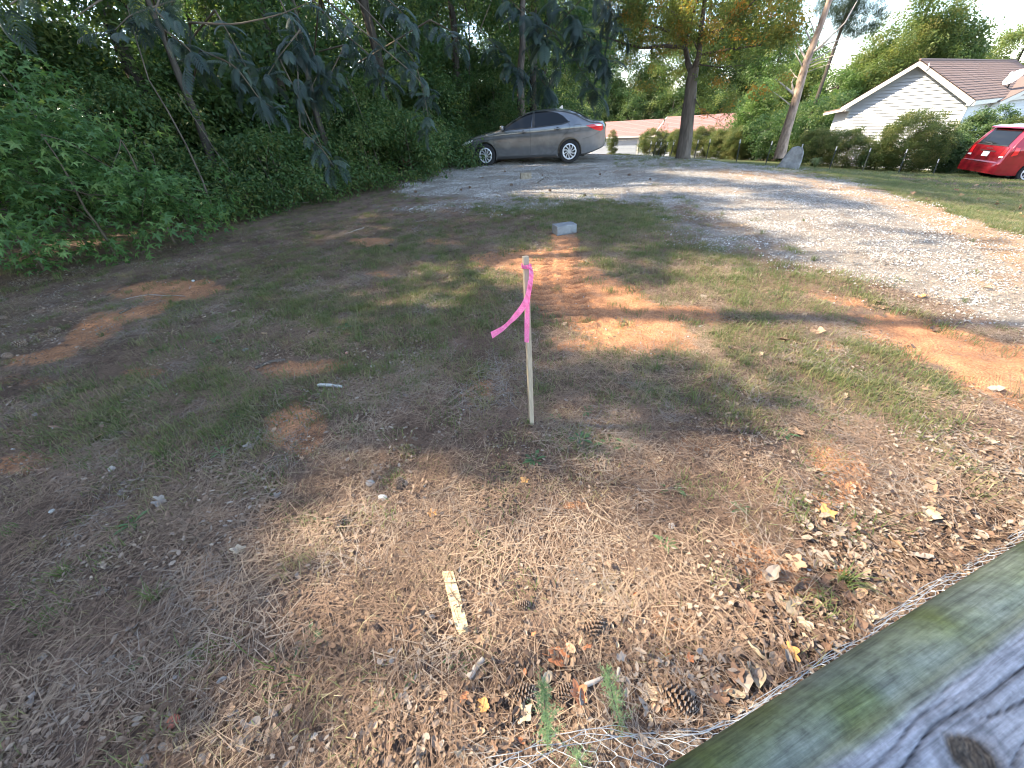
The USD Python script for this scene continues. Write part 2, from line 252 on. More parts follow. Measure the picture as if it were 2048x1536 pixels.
# ------------------------------------------------------------------ the ground
def bumps(x, y):
    """small relief: hummocks, crumbs, the tread marks in the bare clay"""
    r = np.hypot(x, y); near = np.clip((14 - r) / 8, 0, 1)
    z = (fb(x, y, .8, 3, 21) - .5) * .05 * np.clip((r - .5) / 2, .3, 1) + (fb(x, y, 7, 3, 5) - .5) * .036 * near + (fb(x, y, 30, 2, 8) - .5) * .008 * np.clip((5 - r) / 3, 0, 1)
    return z
_TRK = []
def treads(x, y):
    a = np.asarray(G(1128, 482)[:2]); b = np.asarray(G(1140, 640)[:2]); d = (b - a) / np.linalg.norm(b - a); n = np.array([-d[1], d[0]])
    s, t = (x - a[0]) * d[0] + (y - a[1]) * d[1], (x - a[0]) * n[0] + (y - a[1]) * n[1]
    t = t + .12 * np.sin(s * .9 + .4)
    L = np.linalg.norm(b - a)
    along = np.clip(s / .3 + .3, 0, 1) * np.clip((L - s) / .4 + .8, 0, 1)
    z = 0
    for c, ph in ((-.17, 0.), (.17, 1.2)):
        m = np.clip((.15 - np.abs(t - c)) / .035, 0, 1)
        z = z + m * along * (-.02 + .034 * np.sin(2 * np.pi * (s + .35 * np.abs(t - c)) / .135 + ph))
    a2 = np.asarray(G(990, 505)[:2]); b2 = np.asarray(G(1290, 690)[:2]); d2 = (b2 - a2) / np.linalg.norm(b2 - a2); n2 = np.array([-d2[1], d2[0]])
    s, t = (x - a2[0]) * d2[0] + (y - a2[1]) * d2[1], (x - a2[0]) * n2[0] + (y - a2[1]) * n2[1]
    m = np.clip((.28 - np.abs(t)) / .1, 0, 1) * np.clip(s / .3, 0, 1) * np.clip((np.linalg.norm(b2 - a2) - s) / .4, 0, 1)
    return z + m * .009 * np.sin(2 * np.pi * (t + .05 * np.sin(s * 4)) / .085) * (.4 + fb(x, y, 2.5, 2, 71))
def surf(x, y): return land(x, y) + bumps(x, y) + treads(x, y)
def build_ground():
    R = [.12]
    while R[-1] < 26: R.append(R[-1] * (1.0038 if 2.6 < R[-1] < 6.4 else 1.0092) + .0012)
    while R[-1] < 900: R.append(R[-1] * 1.06)
    R = np.array(R)
    A = np.radians(np.concatenate([np.arange(-86, 96, .36), np.arange(96, 274, 4.0)]))
    r, a = np.meshgrid(R, A, indexing='ij'); x, y = (r * np.sin(a)).ravel(), (r * np.cos(a)).ravel()
    z = surf(x, y); gv, sa, cl, ge, lf = cover(x, y)
    mix = lambda base, col, m: base * (1 - m[:, None]) + np.array(col) * m[:, None]
    n = fb(x, y, 3.1, 4, 31)[:, None]; n2 = fb(x, y, 14, 3, 33)[:, None]
    c = np.array([.185, .128, .096]) * (.65 + .7 * n)
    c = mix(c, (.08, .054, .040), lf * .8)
    c = mix(c, (.125, .098, .064), ge * .8)
    c = mix(c, (.41, .205, .108), cl) * (1 + .25 * (n2 - .5) * cl[:, None])
    c = mix(c, (.25, .225, .195), gv * .9)
    c = mix(c, (.36, .225, .125), sa * .75 * np.clip(gv + .4, 0, 1))
    m, k = len(R), len(A)
    i, j = np.meshgrid(np.arange(m - 1), np.arange(k), indexing='ij'); i, j = i.ravel(), j.ravel(); j2 = (j + 1) % k
    f = np.stack([i * k + j, (i + 1) * k + j, (i + 1) * k + j2, i * k + j2], 1); f = np.vstack([f[:, [0, 2, 1]], f[:, [0, 3, 2]]])
    v = np.stack([x, y, z], 1)
    v = np.vstack([v, [0, 0, 0]]); c = np.vstack([c, c[0]]); f = np.vstack([f, np.stack([np.full(k, m * k), (np.arange(k) + 1) % k, np.arange(k)], 1)])
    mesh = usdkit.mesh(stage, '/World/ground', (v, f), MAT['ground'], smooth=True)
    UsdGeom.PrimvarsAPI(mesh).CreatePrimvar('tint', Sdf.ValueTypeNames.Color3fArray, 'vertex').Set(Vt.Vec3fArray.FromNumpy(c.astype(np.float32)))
    meta(mesh.GetPrim(), kind='structure')
mat('ground', {'a': ('attribute', {'attribute': 'tint'}), 'g': ('geometry', {}), 'n': ('noise_texture', {'scale': 60., 'detail': 6, 'roughness': .7}), 'n2': ('noise_texture', {'scale': 7., 'detail': 5, 'roughness': .65}), 'v': ('voronoi_texture', {'scale': 95.}),
               'r': ('rgb_ramp', {'ramp': [(.3, (.55, .55, .57)), (.52, (1, 1, 1)), (.72, (1.45, 1.4, 1.32))]}), 'r2': ('rgb_ramp', {'ramp': [(.35, (.8, .79, .78)), (.65, (1.18, 1.17, 1.15))]}),
               'm': ('mix_color', {'blend_type': 'multiply', 'fac': 1., 'use_clamp': False}), 'm2': ('mix_color', {'blend_type': 'multiply', 'fac': 1., 'use_clamp': False}), 'p': ('principled_bsdf', {'roughness': .95, 'specular_ior_level': .1}),
               'ad': ('math', {'math_type': 'add'}), 'b': ('bump', {'strength': .9, 'distance': .012})},
    [('g.position', 'n.vector'), ('g.position', 'n2.vector'), ('g.position', 'v.vector'), ('n.fac', 'r.fac'), ('n2.fac', 'r2.fac'), ('a.color', 'm.a'), ('r.color', 'm.b'), ('m.result', 'm2.a'), ('r2.color', 'm2.b'), ('m2.result', 'p.base_color'), ('n.fac', 'ad.value1'), ('v.distance', 'ad.value2'), ('ad.value', 'b.height'), ('b.normal', 'p.normal')])
build_ground()

# ------------------------------------------------------------------ loose cover: needles, litter, grass, stones
tones('needle', [(0, (.065, .042, .031)), (.3, (.155, .100, .068)), (.6, (.25, .168, .113)), (.85, (.345, .255, .175)), (1, (.25, .222, .195))], .7, .25)
tones('litter_leaf', [(0, (.08, .052, .038)), (.35, (.16, .105, .072)), (.65, (.22, .155, .11)), (.88, (.25, .21, .175)), (1, (.32, .245, .17))], .75, .2)
tones('stone', [(0, (.20, .185, .17)), (.35, (.31, .295, .27)), (.7, (.42, .41, .39)), (.9, (.52, .51, .50)), (1, (.30, .215, .15))], .85, .25)
leaf_mat('grass_blade', (.085, .115, .038), (.13, .155, .055), (.22, .195, .095), .35)
leaf_mat('dry_blade', (.20, .16, .085), (.27, .22, .12), (.16, .15, .07), .25)
leaf_mat('weed_leaf', (.05, .10, .045), (.085, .15, .06), (.12, .19, .075), .3)
def strip(p, w, up=(0, 0, 1)):
    """a narrow blade along the points"""
    p = np.asarray(p, float); t = np.gradient(p, axis=0); s = np.cross(t, up); s /= np.linalg.norm(s, axis=1, keepdims=True) + 1e-9
    w = np.broadcast_to(w, (len(p),))[:, None] / 2; n = len(p)
    v = np.vstack([p - s * w, p + s * w]); f = []
    for i in range(n - 1):
        f.append([i, i + 1, n + i])
        if w[i + 1, 0] > .3 * w[i, 0]: f.append([i + 1, n + i + 1, n + i])
    return v, np.array(f)
def needle_patch(seed, n=120, rad=.19, lay=None):
    rng = np.random.default_rng(seed); b = MB()
    for k in range(n):
        c = rng.uniform(-1, 1, 2) * rad; a = rng.uniform(0, 2 * np.pi) if lay is None else lay + rng.normal(0, .7)
        L = rng.uniform(.045, .135); bend = rng.normal(0, .25); z0 = rng.uniform(.004, .016); tilt = rng.normal(0, .05)
        for fasc in range(rng.integers(1, 3)):
            a2 = a + fasc * rng.uniform(.03, .12); q = []
            for t in ((-.5, 0, .5) if k % 3 == 0 else (-.5, .5)):
                aa = a2 + bend * t; q.append((c[0] + L * t * math.cos(aa), c[1] + L * t * math.sin(aa), max(z0 + L * t * tilt + .004 * (t == 0), .002)))
            b.add(*strip(q, rng.uniform(.0007, .0014)))
    return b.get()
def crumple(rng, L, W, lobes=0, curl=.5, n=5):
    """one dead leaf: a curled little sheet with a pointed, sometimes lobed outline"""
    us = np.linspace(0, 1, 7); v = []; f = []
    for i, u in enumerate(us):
        w = W * (math.sin(math.pi * min(u * .92 + .04, 1)) ** .7) * (1 + (.45 * math.sin(u * lobes * math.pi * 2) if lobes else 0))
        for t in (-1, -.35, .35, 1):
            x, y = (u - .5) * L, t * w / 2; z = curl * (abs(t) ** 1.6) * w * .5 + rng.normal(0, L * .025) + curl * L * .4 * (u - .5) ** 2
            v.append((x, y + rng.normal(0, W * .04), z))
    for i in range(6):
        for j in range(3): f.append([i * 4 + j, i * 4 + j + 1, (i + 1) * 4 + j + 1, (i + 1) * 4 + j])
    v = np.array(v); f = np.array(f)
    return v - [0, 0, v[:, 2].min()], np.vstack([f[:, [0, 1, 2]], f[:, [0, 2, 3]]])
def litter_patch(seed, n=40, rad=.17, size=(.010, .034)):
    rng = np.random.default_rng(seed); b = MB()
    for k in range(n):
        L = rng.uniform(*size); v, f = crumple(rng, L, L * rng.uniform(.35, .7), rng.choice([0, 0, 2, 3]), rng.uniform(-.3, 1.0))
        R = rotz(rng.uniform(0, 7)) @ rotx(rng.normal(0, .35)) @ roty(rng.normal(0, .3))
        b.add(v @ R.T + [*(rng.uniform(-1, 1, 2) * rad), rng.uniform(.002, .016)], f)
    return b.get()
def grass_patch(seed, n=46, rad=.10, h=(.02, .06), w=.0026, flat=.8):
    rng = np.random.default_rng(seed); b = MB()
    for k in range(n):
        c = rng.normal(0, rad * .55, 2); a = rng.uniform(0, 2 * np.pi); H = rng.uniform(*h); o = rng.uniform(.1, flat) * H * 1.6
        q = [(c[0], c[1], -.005), (c[0] + o * .35 * math.cos(a), c[1] + o * .35 * math.sin(a), H * .62), (c[0] + o * math.cos(a), c[1] + o * math.sin(a), H * rng.uniform(.6, 1))]
        b.add(*strip(q, [w * 1.1, w, w * .25]))
    return b.get()
def stone(rng, s):
    m = trimesh.convex.convex_hull(rng.normal(size=(8, 3)) * [1, .8, .7]); v = m.vertices / np.abs(m.vertices).max() * rng.uniform(.7, 1.15, 3) * s
    v = v @ rand_rot(rng).T; v[:, 2] *= .72
    return v, m.faces
def stone_patch(seed, n=95, rad=.26, s=(.005, .0165)):
    rng = np.random.default_rng(seed); b = MB()
    for k in range(n):
        q = rng.uniform(-1, 1, 2) * rad; S = rng.uniform(*s); v, f = (stone(rng, S))
        b.add(v + [q[0], q[1], S * rng.uniform(.0, .5)], f)
    return b.get()
for k in range(4): proto(f'needles_{k}', needle_patch(k), 'needle')
for k in range(4): proto(f'litter_{k}', litter_patch(10 + k), 'litter_leaf')
for k in range(2): proto(f'crumbs_{k}', litter_patch(20 + k, 50, .17, (.008, .024)), 'litter_leaf')
for k in range(4): proto(f'turf_{k}', grass_patch(30 + k, 46, .10, (.022, .065), .0032), 'grass_blade')
for k in range(3): proto(f'tuft_{k}', grass_patch(40 + k, 30, .03, (.05, .12), .0034, 1.0), 'grass_blade')
for k in range(3): proto(f'dry_{k}', grass_patch(50 + k, 44, .11, (.012, .045), .0022, 1.6), 'dry_blade')
for k in range(4): proto(f'stones_{k}', stone_patch(60 + k), 'stone')
for k in range(2): proto(f'few_{k}', stone_patch(66 + k, 5, .3, (.005, .015)), 'stone')
def field(rng, dens, rmax, rmin=.1, az=(-82, 88)):
    """points spread evenly over the part of the ground in view"""
    a0, a1 = math.radians(az[0]), math.radians(az[1]); n = int(dens * (rmax ** 2 - rmin ** 2) / 2 * (a1 - a0))
    r = np.sqrt(rng.uniform(rmin ** 2, rmax ** 2, n)); a = rng.uniform(a0, a1, n); return r * np.sin(a), r * np.cos(a)
def strew(name, protos, rng, x, y, scale=(.8, 1.25), tilt=.12, lift=0., **kw):
    n = len(x); scatter(name, protos, np.stack([x, y, surf(x, y) + lift], 1), quat_tilt(rng, n, tilt), rng.uniform(*scale, n), rng.integers(0, len(protos), n), **kw)
rng = np.random.default_rng(5)
x, y = field(rng, 62, 7.5); gv, sa, cl, ge, lf = cover(x, y)
k = rng.uniform(size=len(x)) < np.clip(1.0 - .93 * cl - .6 * ge - .9 * gv - .2 * lf, 0.03, 1) * np.where(np.hypot(x, y) < 4, 1, .6)
strew('pine_needles', [f'needles_{i}' for i in range(4)], rng, x[k], y[k], kind='stuff', label='brown fallen pine needles spread over the ground', category='pine needles')
x, y = field(rng, 64, 5.5); gv, sa, cl, ge, lf = cover(x, y)
k = rng.uniform(size=len(x)) < np.clip(lf * 1.0 + .05 - .2 * cl - .6 * gv - .3 * ge, 0, 1)
strew('leaf_litter', [f'litter_{i}' for i in range(4)], rng, x[k], y[k], tilt=.25, kind='stuff', label='small curled brown leaves littering the ground', category='leaf litter')
x, y = field(rng, 44, 9); gv, sa, cl, ge, lf = cover(x, y)
k = rng.uniform(size=len(x)) < np.clip(.55 + .2 * lf - .45 * cl - .4 * ge - .5 * gv, .02, 1)
strew('bark_crumbs', ['crumbs_0', 'crumbs_1'], rng, x[k], y[k], kind='stuff', label='crumbs of bark and leaf on the ground', category='leaf litter')
x, y = field(rng, 240, 15.5, .5); gv, sa, cl, ge, lf = cover(x, y)
r = np.hypot(x, y); k = rng.uniform(size=len(x)) < ge ** 1.1 * (.3 + .7 * np.clip(fb(x, y, 5, 3, 77) * 3 - .9, 0, 1)) + .05 * (gv < .3) * (cl < .4)
strew('lawn_grass', [f'turf_{i}' for i in range(4)], rng, x[k], y[k], (.6, 1.15), .2, kind='stuff', label='short patchy green grass of the yard', category='grass')
x, y = field(rng, 70, 13, .5); gv, sa, cl, ge, lf = cover(x, y)
k = rng.uniform(size=len(x)) < np.clip(.55 * (1 - cl) * (1 - gv) * (.4 + ge) * (1 - .6 * lf), 0, 1)
strew('dry_grass', [f'dry_{i}' for i in range(3)], rng, x[k], y[k], (.7, 1.3), .2, kind='stuff', label='dry straw coloured grass blades among the green', category='dry grass')
x, y = field(rng, 26, 17.2, 2.2); gv, sa, cl, ge, lf = cover(x, y)
k = rng.uniform(size=len(x)) < np.clip(gv * 1.0 - .5 * sa, 0, 1)
strew('drive_gravel', [f'stones_{i}' for i in range(4)], rng, x[k], y[k], (.7, 1.2), .05, kind='stuff', label='pale grey crushed stone of the drive', category='gravel')
x, y = field(rng, 2.2, 14, .8); k = cover(x, y)[0] < .5
strew('stray_stones', ['few_0', 'few_1'], rng, x[k], y[k], (.6, 1.1), .05, kind='stuff', label='single pale stones strayed from the drive', category='gravel')
# taller lawn behind the drive and the far bright lawn
x, y = field(rng, 22, 46, 14.5, (14, 66)); ge = cover(x, y)[3]
k = rng.uniform(size=len(x)) < ge * np.where(np.hypot(x, y) < 24, .25 + .6 * np.clip(fb(x, y, 1.3, 3, 90) * 3 - 1, 0, 1), 1)
proto('far_turf_0', grass_patch(71, 60, .22, (.03, .075), .006), 'grass_blade'); proto('far_turf_1', grass_patch(72, 60, .22, (.03, .075), .006), 'grass_blade')
strew('back_lawn_grass', ['far_turf_0', 'far_turf_1'], rng, x[k], y[k], (.7, 1.2), .1, kind='stuff', label='mown green grass of the far lawn behind the wire fence', category='grass')
# ------------------------------------------------------------------ foliage pieces
leaf_mat('star_green', (.06, .125, .042), (.095, .18, .056), (.15, .23, .07), .42)
leaf_mat('forest_green', (.036, .070, .026), (.060, .11, .036), (.11, .145, .042), .45)
leaf_mat('thicket_green', (.050, .098, .034), (.080, .14, .044), (.15, .17, .052), .42)
leaf_mat('olive_green', (.075, .115, .032), (.125, .16, .044), (.20, .19, .055), .5)
leaf_mat('autumn_leaf', (.11, .145, .036), (.18, .19, .05), (.36, .19, .05), .55)
leaf_mat('bright_green', (.060, .115, .030), (.095, .155, .042), (.14, .19, .055), .45)
leaf_mat('far_green', (.075, .12, .04), (.12, .165, .05), (.19, .21, .065), .5)
leaf_mat('pine_green', (.022, .042, .022), (.035, .060, .030), (.05, .075, .035), .15)
leaf_mat('mimosa_blue', (.024, .044, .038), (.038, .062, .056), (.06, .095, .062), .3, .42, .45)
leaf_mat('hedge_green', (.055, .085, .026), (.10, .125, .036), (.17, .165, .055), .4)
leaf_mat('shrub_green', (.050, .095, .034), (.085, .13, .045), (.13, .17, .07), .38)
leaf_mat('juniper_green', (.10, .17, .08), (.15, .235, .11), (.20, .29, .14), .3)
plain('bark', (.105, .088, .072), .95, spec=.1, var=.45, scale=5, bump=.02, stretch=(2.5, 2.5, .5), detail=7)
plain('dark_bark', (.060, .052, .043), .95, spec=.1, var=.4, scale=6, bump=.015, stretch=(2.5, 2.5, .5))
plain('pine_bark', (.27, .20, .155), .95, spec=.1, var=.5, scale=7, bump=.02, stretch=(2, 2, .7), detail=7)
plain('dead_wood', (.34, .30, .26), .9, spec=.15, var=.3, scale=9, stretch=(3, 3, .5))
plain('twig', (.085, .068, .048), .85, spec=.2, var=.3)
def star_leaf(rng, s):
    """five pointed leaf, folded a little along the middle"""
    n = 5; v = [(0, 0, 0)]; ang = np.radians([-128, -92, -62, -32, 0, 32, 62, 92, 128]); rad = [.62, .26, .86, .34, 1.0, .34, .86, .26, .62]
    for a, r in zip(ang, rad): v.append((r * math.cos(a), r * math.sin(a), -.18 * r * r + .05 * rng.normal()))
    f = [[0, i, i + 1] for i in range(1, 9)]
    return np.array(v) * s * .62, np.array(f)
def oval_leaf(rng, s):
    v = np.array([(0, 0, 0), (.45, .26, .05), (.45, -.26, .05), (1, 0, -.10)]) * s
    return v, np.array([[0, 3, 1], [0, 2, 3]])
def sprig(seed, n, L, kind, s, tilt=.7):
    rng = np.random.default_rng(seed); b = MB()
    for k in range(n):
        t = (k + .5) / n; a = k * 2.4 + rng.normal(0, .4); S = s * rng.uniform(.7, 1.2)
        v, f = (star_leaf if kind == 'star' else oval_leaf)(rng, S)
        R = rotz(a) @ roty(rng.uniform(.0, tilt) + .15) @ rotx(rng.normal(0, .35))
        o = np.array([rng.normal(0, L * .16), rng.normal(0, L * .16), (t - .5) * L * .5]) + rotz(a) @ [L * .42 * (.35 + .65 * rng.uniform()), 0, 0]
        b.add(v @ R.T + o, f)
    return b.get()
def bough(seed, n, rad, s, kind='oval'):
    """a leafy branch end: leaves strewn through an irregular flattish clump"""
    rng = np.random.default_rng(seed); b = MB()
    for k in range(n):
        d = rng.normal(size=3); d /= np.linalg.norm(d); p = d * rad * rng.uniform(.1, 1) ** .6 * [1, .75, .55]
        v, f = (star_leaf if kind == 'star' else oval_leaf)(rng, s * rng.uniform(.7, 1.25))
        b.add(v @ (rotz(rng.uniform(0, 7)) @ roty(rng.uniform(-.3, 1.0)) @ rotx(rng.normal(0, .5))).T + p, f)
    return b.get()
def frond(seed, L=.42, droop=.9):
    """feathery twice-divided leaf: a drooping midrib with pairs of combs of narrow leaflets"""
    rng = np.random.default_rng(seed); b = MB(); P = 9
    mid = [(0, 0, 0)]; a = .25
    for i in range(P): a -= droop / P * 1.4; mid.append((mid[-1][0] + L / P * math.cos(a), 0, mid[-1][2] + L / P * math.sin(a)))
    mid = np.array(mid); b.add(*strip(mid, .004, (0, 1, 0)))
    for i in range(1, P + 1):
        pl = L * (.36 if i > 2 else .24) * (1 - .35 * (i / P) ** 3)
        for sd in (-1, 1):
            ang = math.radians(62 - 22 * i / P); q = []
            t = mid[i] - mid[i - 1]; t /= np.linalg.norm(t)
            for u in np.linspace(0, 1, 5):
                q.append(mid[i] + t * pl * u * math.cos(ang) + np.array([0, sd, 0]) * pl * u * math.sin(ang) + np.array([0, 0, -1]) * pl * .42 * u * u)
            q = np.array(q); tt = np.gradient(q, axis=0); tt /= np.linalg.norm(tt, axis=1, keepdims=True)
            side = np.cross(tt, [0, 0, 1]); side /= np.linalg.norm(side, axis=1, keepdims=True)
            m = 11
            for k in range(m):                      # the leaflets, both sides of the pinna
                u = (k + .5) / m * 4; i0 = min(int(u), 3); c = q[i0] * (1 - (u - i0)) + q[i0 + 1] * (u - i0)
                w = .024 * L / .42 * (1 - .5 * abs(u / 4 - .45))
                for s2 in (-1, 1):
                    e = side[i0] * s2 * w + tt[i0] * w * .55 + np.array([0, 0, -.25 * w]); h = tt[i0] * .0078 * L / .42
                    b.add([c - h, c + h, c + e + h * .5], [[0, 1, 2]])
    return b.get()
def pine_tuft(seed, n=34, L=.2):
    rng = np.random.default_rng(seed); b = MB()
    for k in range(n):
        d = rng.normal(size=3) + [0, 0, .6]; d /= np.linalg.norm(d); s = np.cross(d, [.3, .5, 1]); s /= np.linalg.norm(s)
        o = rng.normal(0, .05, 3); b.add([o - s * .004, o + s * .004, o + d * L * rng.uniform(.7, 1.1)], [[0, 1, 2]])
    return b.get()
for k in range(3): proto(f'star_{k}', sprig(100 + k, 11, .50, 'star', .165), 'star_green')
for k in range(2): proto(f'smallstar_{k}', sprig(105 + k, 14, .38, 'star', .085), 'thicket_green')
for k in range(3): proto(f'ovals_{k}', sprig(110 + k, 22, .5, 'oval', .085), 'thicket_green')
proto('brightov_0', sprig(113, 20, .46, 'oval', .075), 'bright_green')
for k in range(3): proto(f'forest_{k}', bough(120 + k, 74, .62, .15, 'oval'), 'forest_green')
for k in range(2): proto(f'foreststar_{k}', bough(125 + k, 70, .58, .14, 'star'), 'forest_green')
for k in range(3): proto(f'olive_{k}', bough(130 + k, 90, .55, .10), 'olive_green')
for k in range(3): proto(f'autumn_{k}', bough(135 + k, 80, .42, .095), 'autumn_leaf')
for k in range(2): proto(f'bright_{k}', bough(140 + k, 80, .6, .14), 'bright_green')
for k in range(3): proto(f'faroak_{k}', bough(145 + k, 80, .85, .19), 'far_green')
for k in range(2): proto(f'pinetuft_{k}', pine_tuft(150 + k), 'pine_green')
for k in range(3): proto(f'frond_{k}', frond(155 + k, .42, (.35, .6, .85)[k]), 'mimosa_blue')
for k in range(2): proto(f'hedge_{k}', bough(160 + k, 80, .22, .05), 'hedge_green')
for k in range(2): proto(f'shrub_{k}', bough(165 + k, 60, .24, .085), 'shrub_green')

def stem_line(rng, a, b, n=7, wob=.06):
    a, b = np.asarray(a, float), np.asarray(b, float); t = np.linspace(0, 1, n)[:, None]; L = np.linalg.norm(b - a)
    w = rng.normal(0, wob * L / n, (n, 3)).cumsum(0); w -= w[-1] * t; w[0] = 0
    return a + (b - a) * t + w
def sun_spot(p):
    g = p - SUN * ((p[:, 2]) / SUN[2])[:, None]; z = land(g[:, 0], g[:, 1]); g = p - SUN * ((p[:, 2] - z) / SUN[2])[:, None]
    m = lit(g[:, 0], g[:, 1])
    for dx, dy in ((0, .45), (0, -.45), (.5, .1), (-.5, -.1), (.3, .35), (-.3, -.35)): m = np.maximum(m, .85 * lit(g[:, 0] + dx, g[:, 1] + dy))
    return m
def fill(rng, blobs, n, shell=.45):
    """points in the ellipsoids (centre, radii), more towards the skin, in uneven lumps"""
    w = np.array([np.prod(r) ** .75 for c, r in blobs]); k = rng.choice(len(blobs), n, p=w / w.sum())
    C, R = np.array([c for c, r in blobs], float)[k], np.array([r for c, r in blobs], float)[k]
    d = rng.normal(size=(n, 3)); d /= np.linalg.norm(d, axis=1, keepdims=True)
    return C + d * R * (rng.uniform(shell, 1, n) ** .6)[:, None]
def leaves(parent, blobs, protos, n, seed, scale=(.75, 1.25), tilt=.9, carve=True, shell=.4, lump=1.1, keep=.62, name='crown', floor=.1):
    rng = np.random.default_rng(seed); p = fill(rng, blobs, n, shell)
    q = meshkit.fbm(p * lump, 3, seed % 97); p = p[q > np.quantile(q, 1 - keep)]
    p = p[p[:, 2] > land(p[:, 0], p[:, 1]) + floor]
    if carve: p = p[rng.uniform(size=len(p)) > np.clip(sun_spot(p) * 2.6 - .4, 0, 1)]
    m = len(p); return scatter(name, protos, p, quat_tilt(rng, m, tilt), rng.uniform(*scale, m), rng.integers(0, len(protos), m), parent)
def tree(name, label, x, y, H, r, blobs, protos, n, seed, bark='bark', group=None, limbs=5, lean=(0, 0), category='tree', base=None, trunk_to=.8, **kw):
    """blobs: (dx, dy, z) centre above the foot and radii"""
    rng = np.random.default_rng(seed); z = float(land(x, y)) if base is None else base
    t = thing(name, label, category, group=group)
    top = np.array([x + lean[0], y + lean[1], z + H * trunk_to]); foot = np.array([x, y, z - .1])
    ln = stem_line(rng, foot, top, 9, .09); rr = r * np.linspace(1, .35, 9); rr[0] *= 1.35; b = MB(); b.add(*tube(ln, rr, 8))
    B = [(np.array([x + c[0], y + c[1], z + c[2]]), np.array(R, float)) for c, R in blobs]
    for k in range(limbs):
        c, R = B[k % len(B)]; s = ln[rng.integers(3, 9)]; e = c + rng.normal(0, .45, 3) * R
        l2 = stem_line(rng, s, e, 6, .12); b.add(*tube(l2, r * np.linspace(.38, .08, 6), 5))
    put('trunk', b.get(), bark, t, smooth=True)
    leaves(t, B, protos, n, seed + 1, **kw)
    return t

# ------------------------------------------------------------------ the wood along the left
rng = np.random.default_rng(12)
FOR = ['forest_0', 'forest_1', 'forest_2', 'foreststar_0', 'foreststar_1']
tall = [(-8.2, 11.6, 15, .17, 'dark trunk just behind the front saplings at the left'), (-5.9, 13.4, 14, .14, 'slim trunk left of the hanging fronds'), (-3.6, 15.8, 15, .16, 'tree behind the bonnet end of the grey car'), (-10.8, 9.6, 15, .16, 'tree behind the star-leaved saplings at the left edge'),
        (-13.2, 7.6, 15, .2, 'tree beyond the left edge saplings, deepest at the left'), (-16, 4.8, 15, .18, 'tree outside the left edge of the wood'), (-1.2, 18.6, 14, .15, 'tree straight behind the car bonnet'), (-6.2, 17.8, 16, .2, 'thick tree deep in the wood'), (-9.8, 15.4, 15, .17, 'tree in the second row of the wood'), (-13.5, 12.6, 15, .18, 'tree in the second row far left'),
        (1.6, 19.6, 13, .15, 'tree behind the car roof'), (-2.2, 23.5, 15, .18, 'tree deep behind the car'), (-17.5, 10, 15, .18, 'tree in the back row far left'), (-11, 21, 15, .18, 'tree in the back row'), (-5.5, 25, 15, .2, 'tree in the back row behind the fronds'), (2.4, 25, 13, .16, 'tree behind the rear of the grey car'),
        (-11.2, 5.2, 15, .18, 'tree on the near left, out of the frame'), (-11.2, .9, 15, .17, 'tree left of the eye, out of the frame'), (-13, -.6, 15, .18, 'tree behind the left shoulder'), (-15, 2.2, 16, .2, 'tall tree of the left row, out of the frame'), (-17.5, -1.5, 16, .2, 'tall tree behind on the left'), (-12, -4, 14, .18, 'tree behind the viewer on the left'), (-19, 5.5, 16, .2, 'tall tree of the far left row')]
for k, (x, y, H, r, what) in enumerate(tall):
    bl = [((0, 0, H * .78), (2.5, 2.5, H * .2)), ((rng.normal(0, .6), rng.normal(0, .6), H * .52), (3.0, 3.0, H * .22)), ((rng.normal(0, .8), rng.normal(0, .8), H * .28), (2.6, 2.6, H * .16))]
    if k >= 16: bl.append(((2.0, .3, H * .42), (2.6, 2.8, 2.4)))
    if k not in (13, 14): bl.append(((1.4, -1.3, H * .6), (2.4, 2.4, 2.6)))
    if k in (1, 2, 6, 7, 8, 11): bl.append(((0, 0, 1.9), (2.2, 2.2, 1.6)))
    tree('forest_tree', 'dark leafy forest ' + what, x, y, H, r, bl, FOR, 620 if len(bl) > 4 else 520, 200 + k, 'dark_bark', 'forest trees of the dark wood', lump=.8, keep=.66)
# star-leaved saplings at the front of the wood
sap = [((40, 470), 9.2, 2.6, 1.5, 'sapling with big star leaves at the very left edge'), ((215, 480), 8.9, 2.1, 1.2, 'low star-leaved sapling right of the left edge one'), ((330, 445), 9.2, 1.95, 1.05, 'star-leaved sapling with the roundest leafy head'), ((130, 420), 10.6, 3.2, 1.6, 'taller star-leaved sapling behind the left edge ones'), ((400, 425), 10.0, .95, .75, 'knee-high star-leaved sapling beside the dark ivy trunk'), ((-120, 500), 9.5, 2.8, 1.7, 'star-leaved sapling cut by the left edge')]
for k, ((px, py), D, H, w, what) in enumerate(sap):
    p = far(px, py, D); x, y = p[0], p[1]
    tree('sweetgum_sapling', 'green ' + what, x, y, H, .022, [((0, 0, H * .62), (w * .75, w * .75, H * .36)), ((.3, -.2, H * .3), (w * .7, w * .6, H * .28))], ['star_0', 'star_1', 'star_2'], int(150 * w * H / 2.6), 300 + k, 'twig', 'sweetgum saplings at the edge of the wood', limbs=7, category='sapling', lump=1.5, keep=.6, tilt=.7, scale=(.75, 1.15), floor=.05)
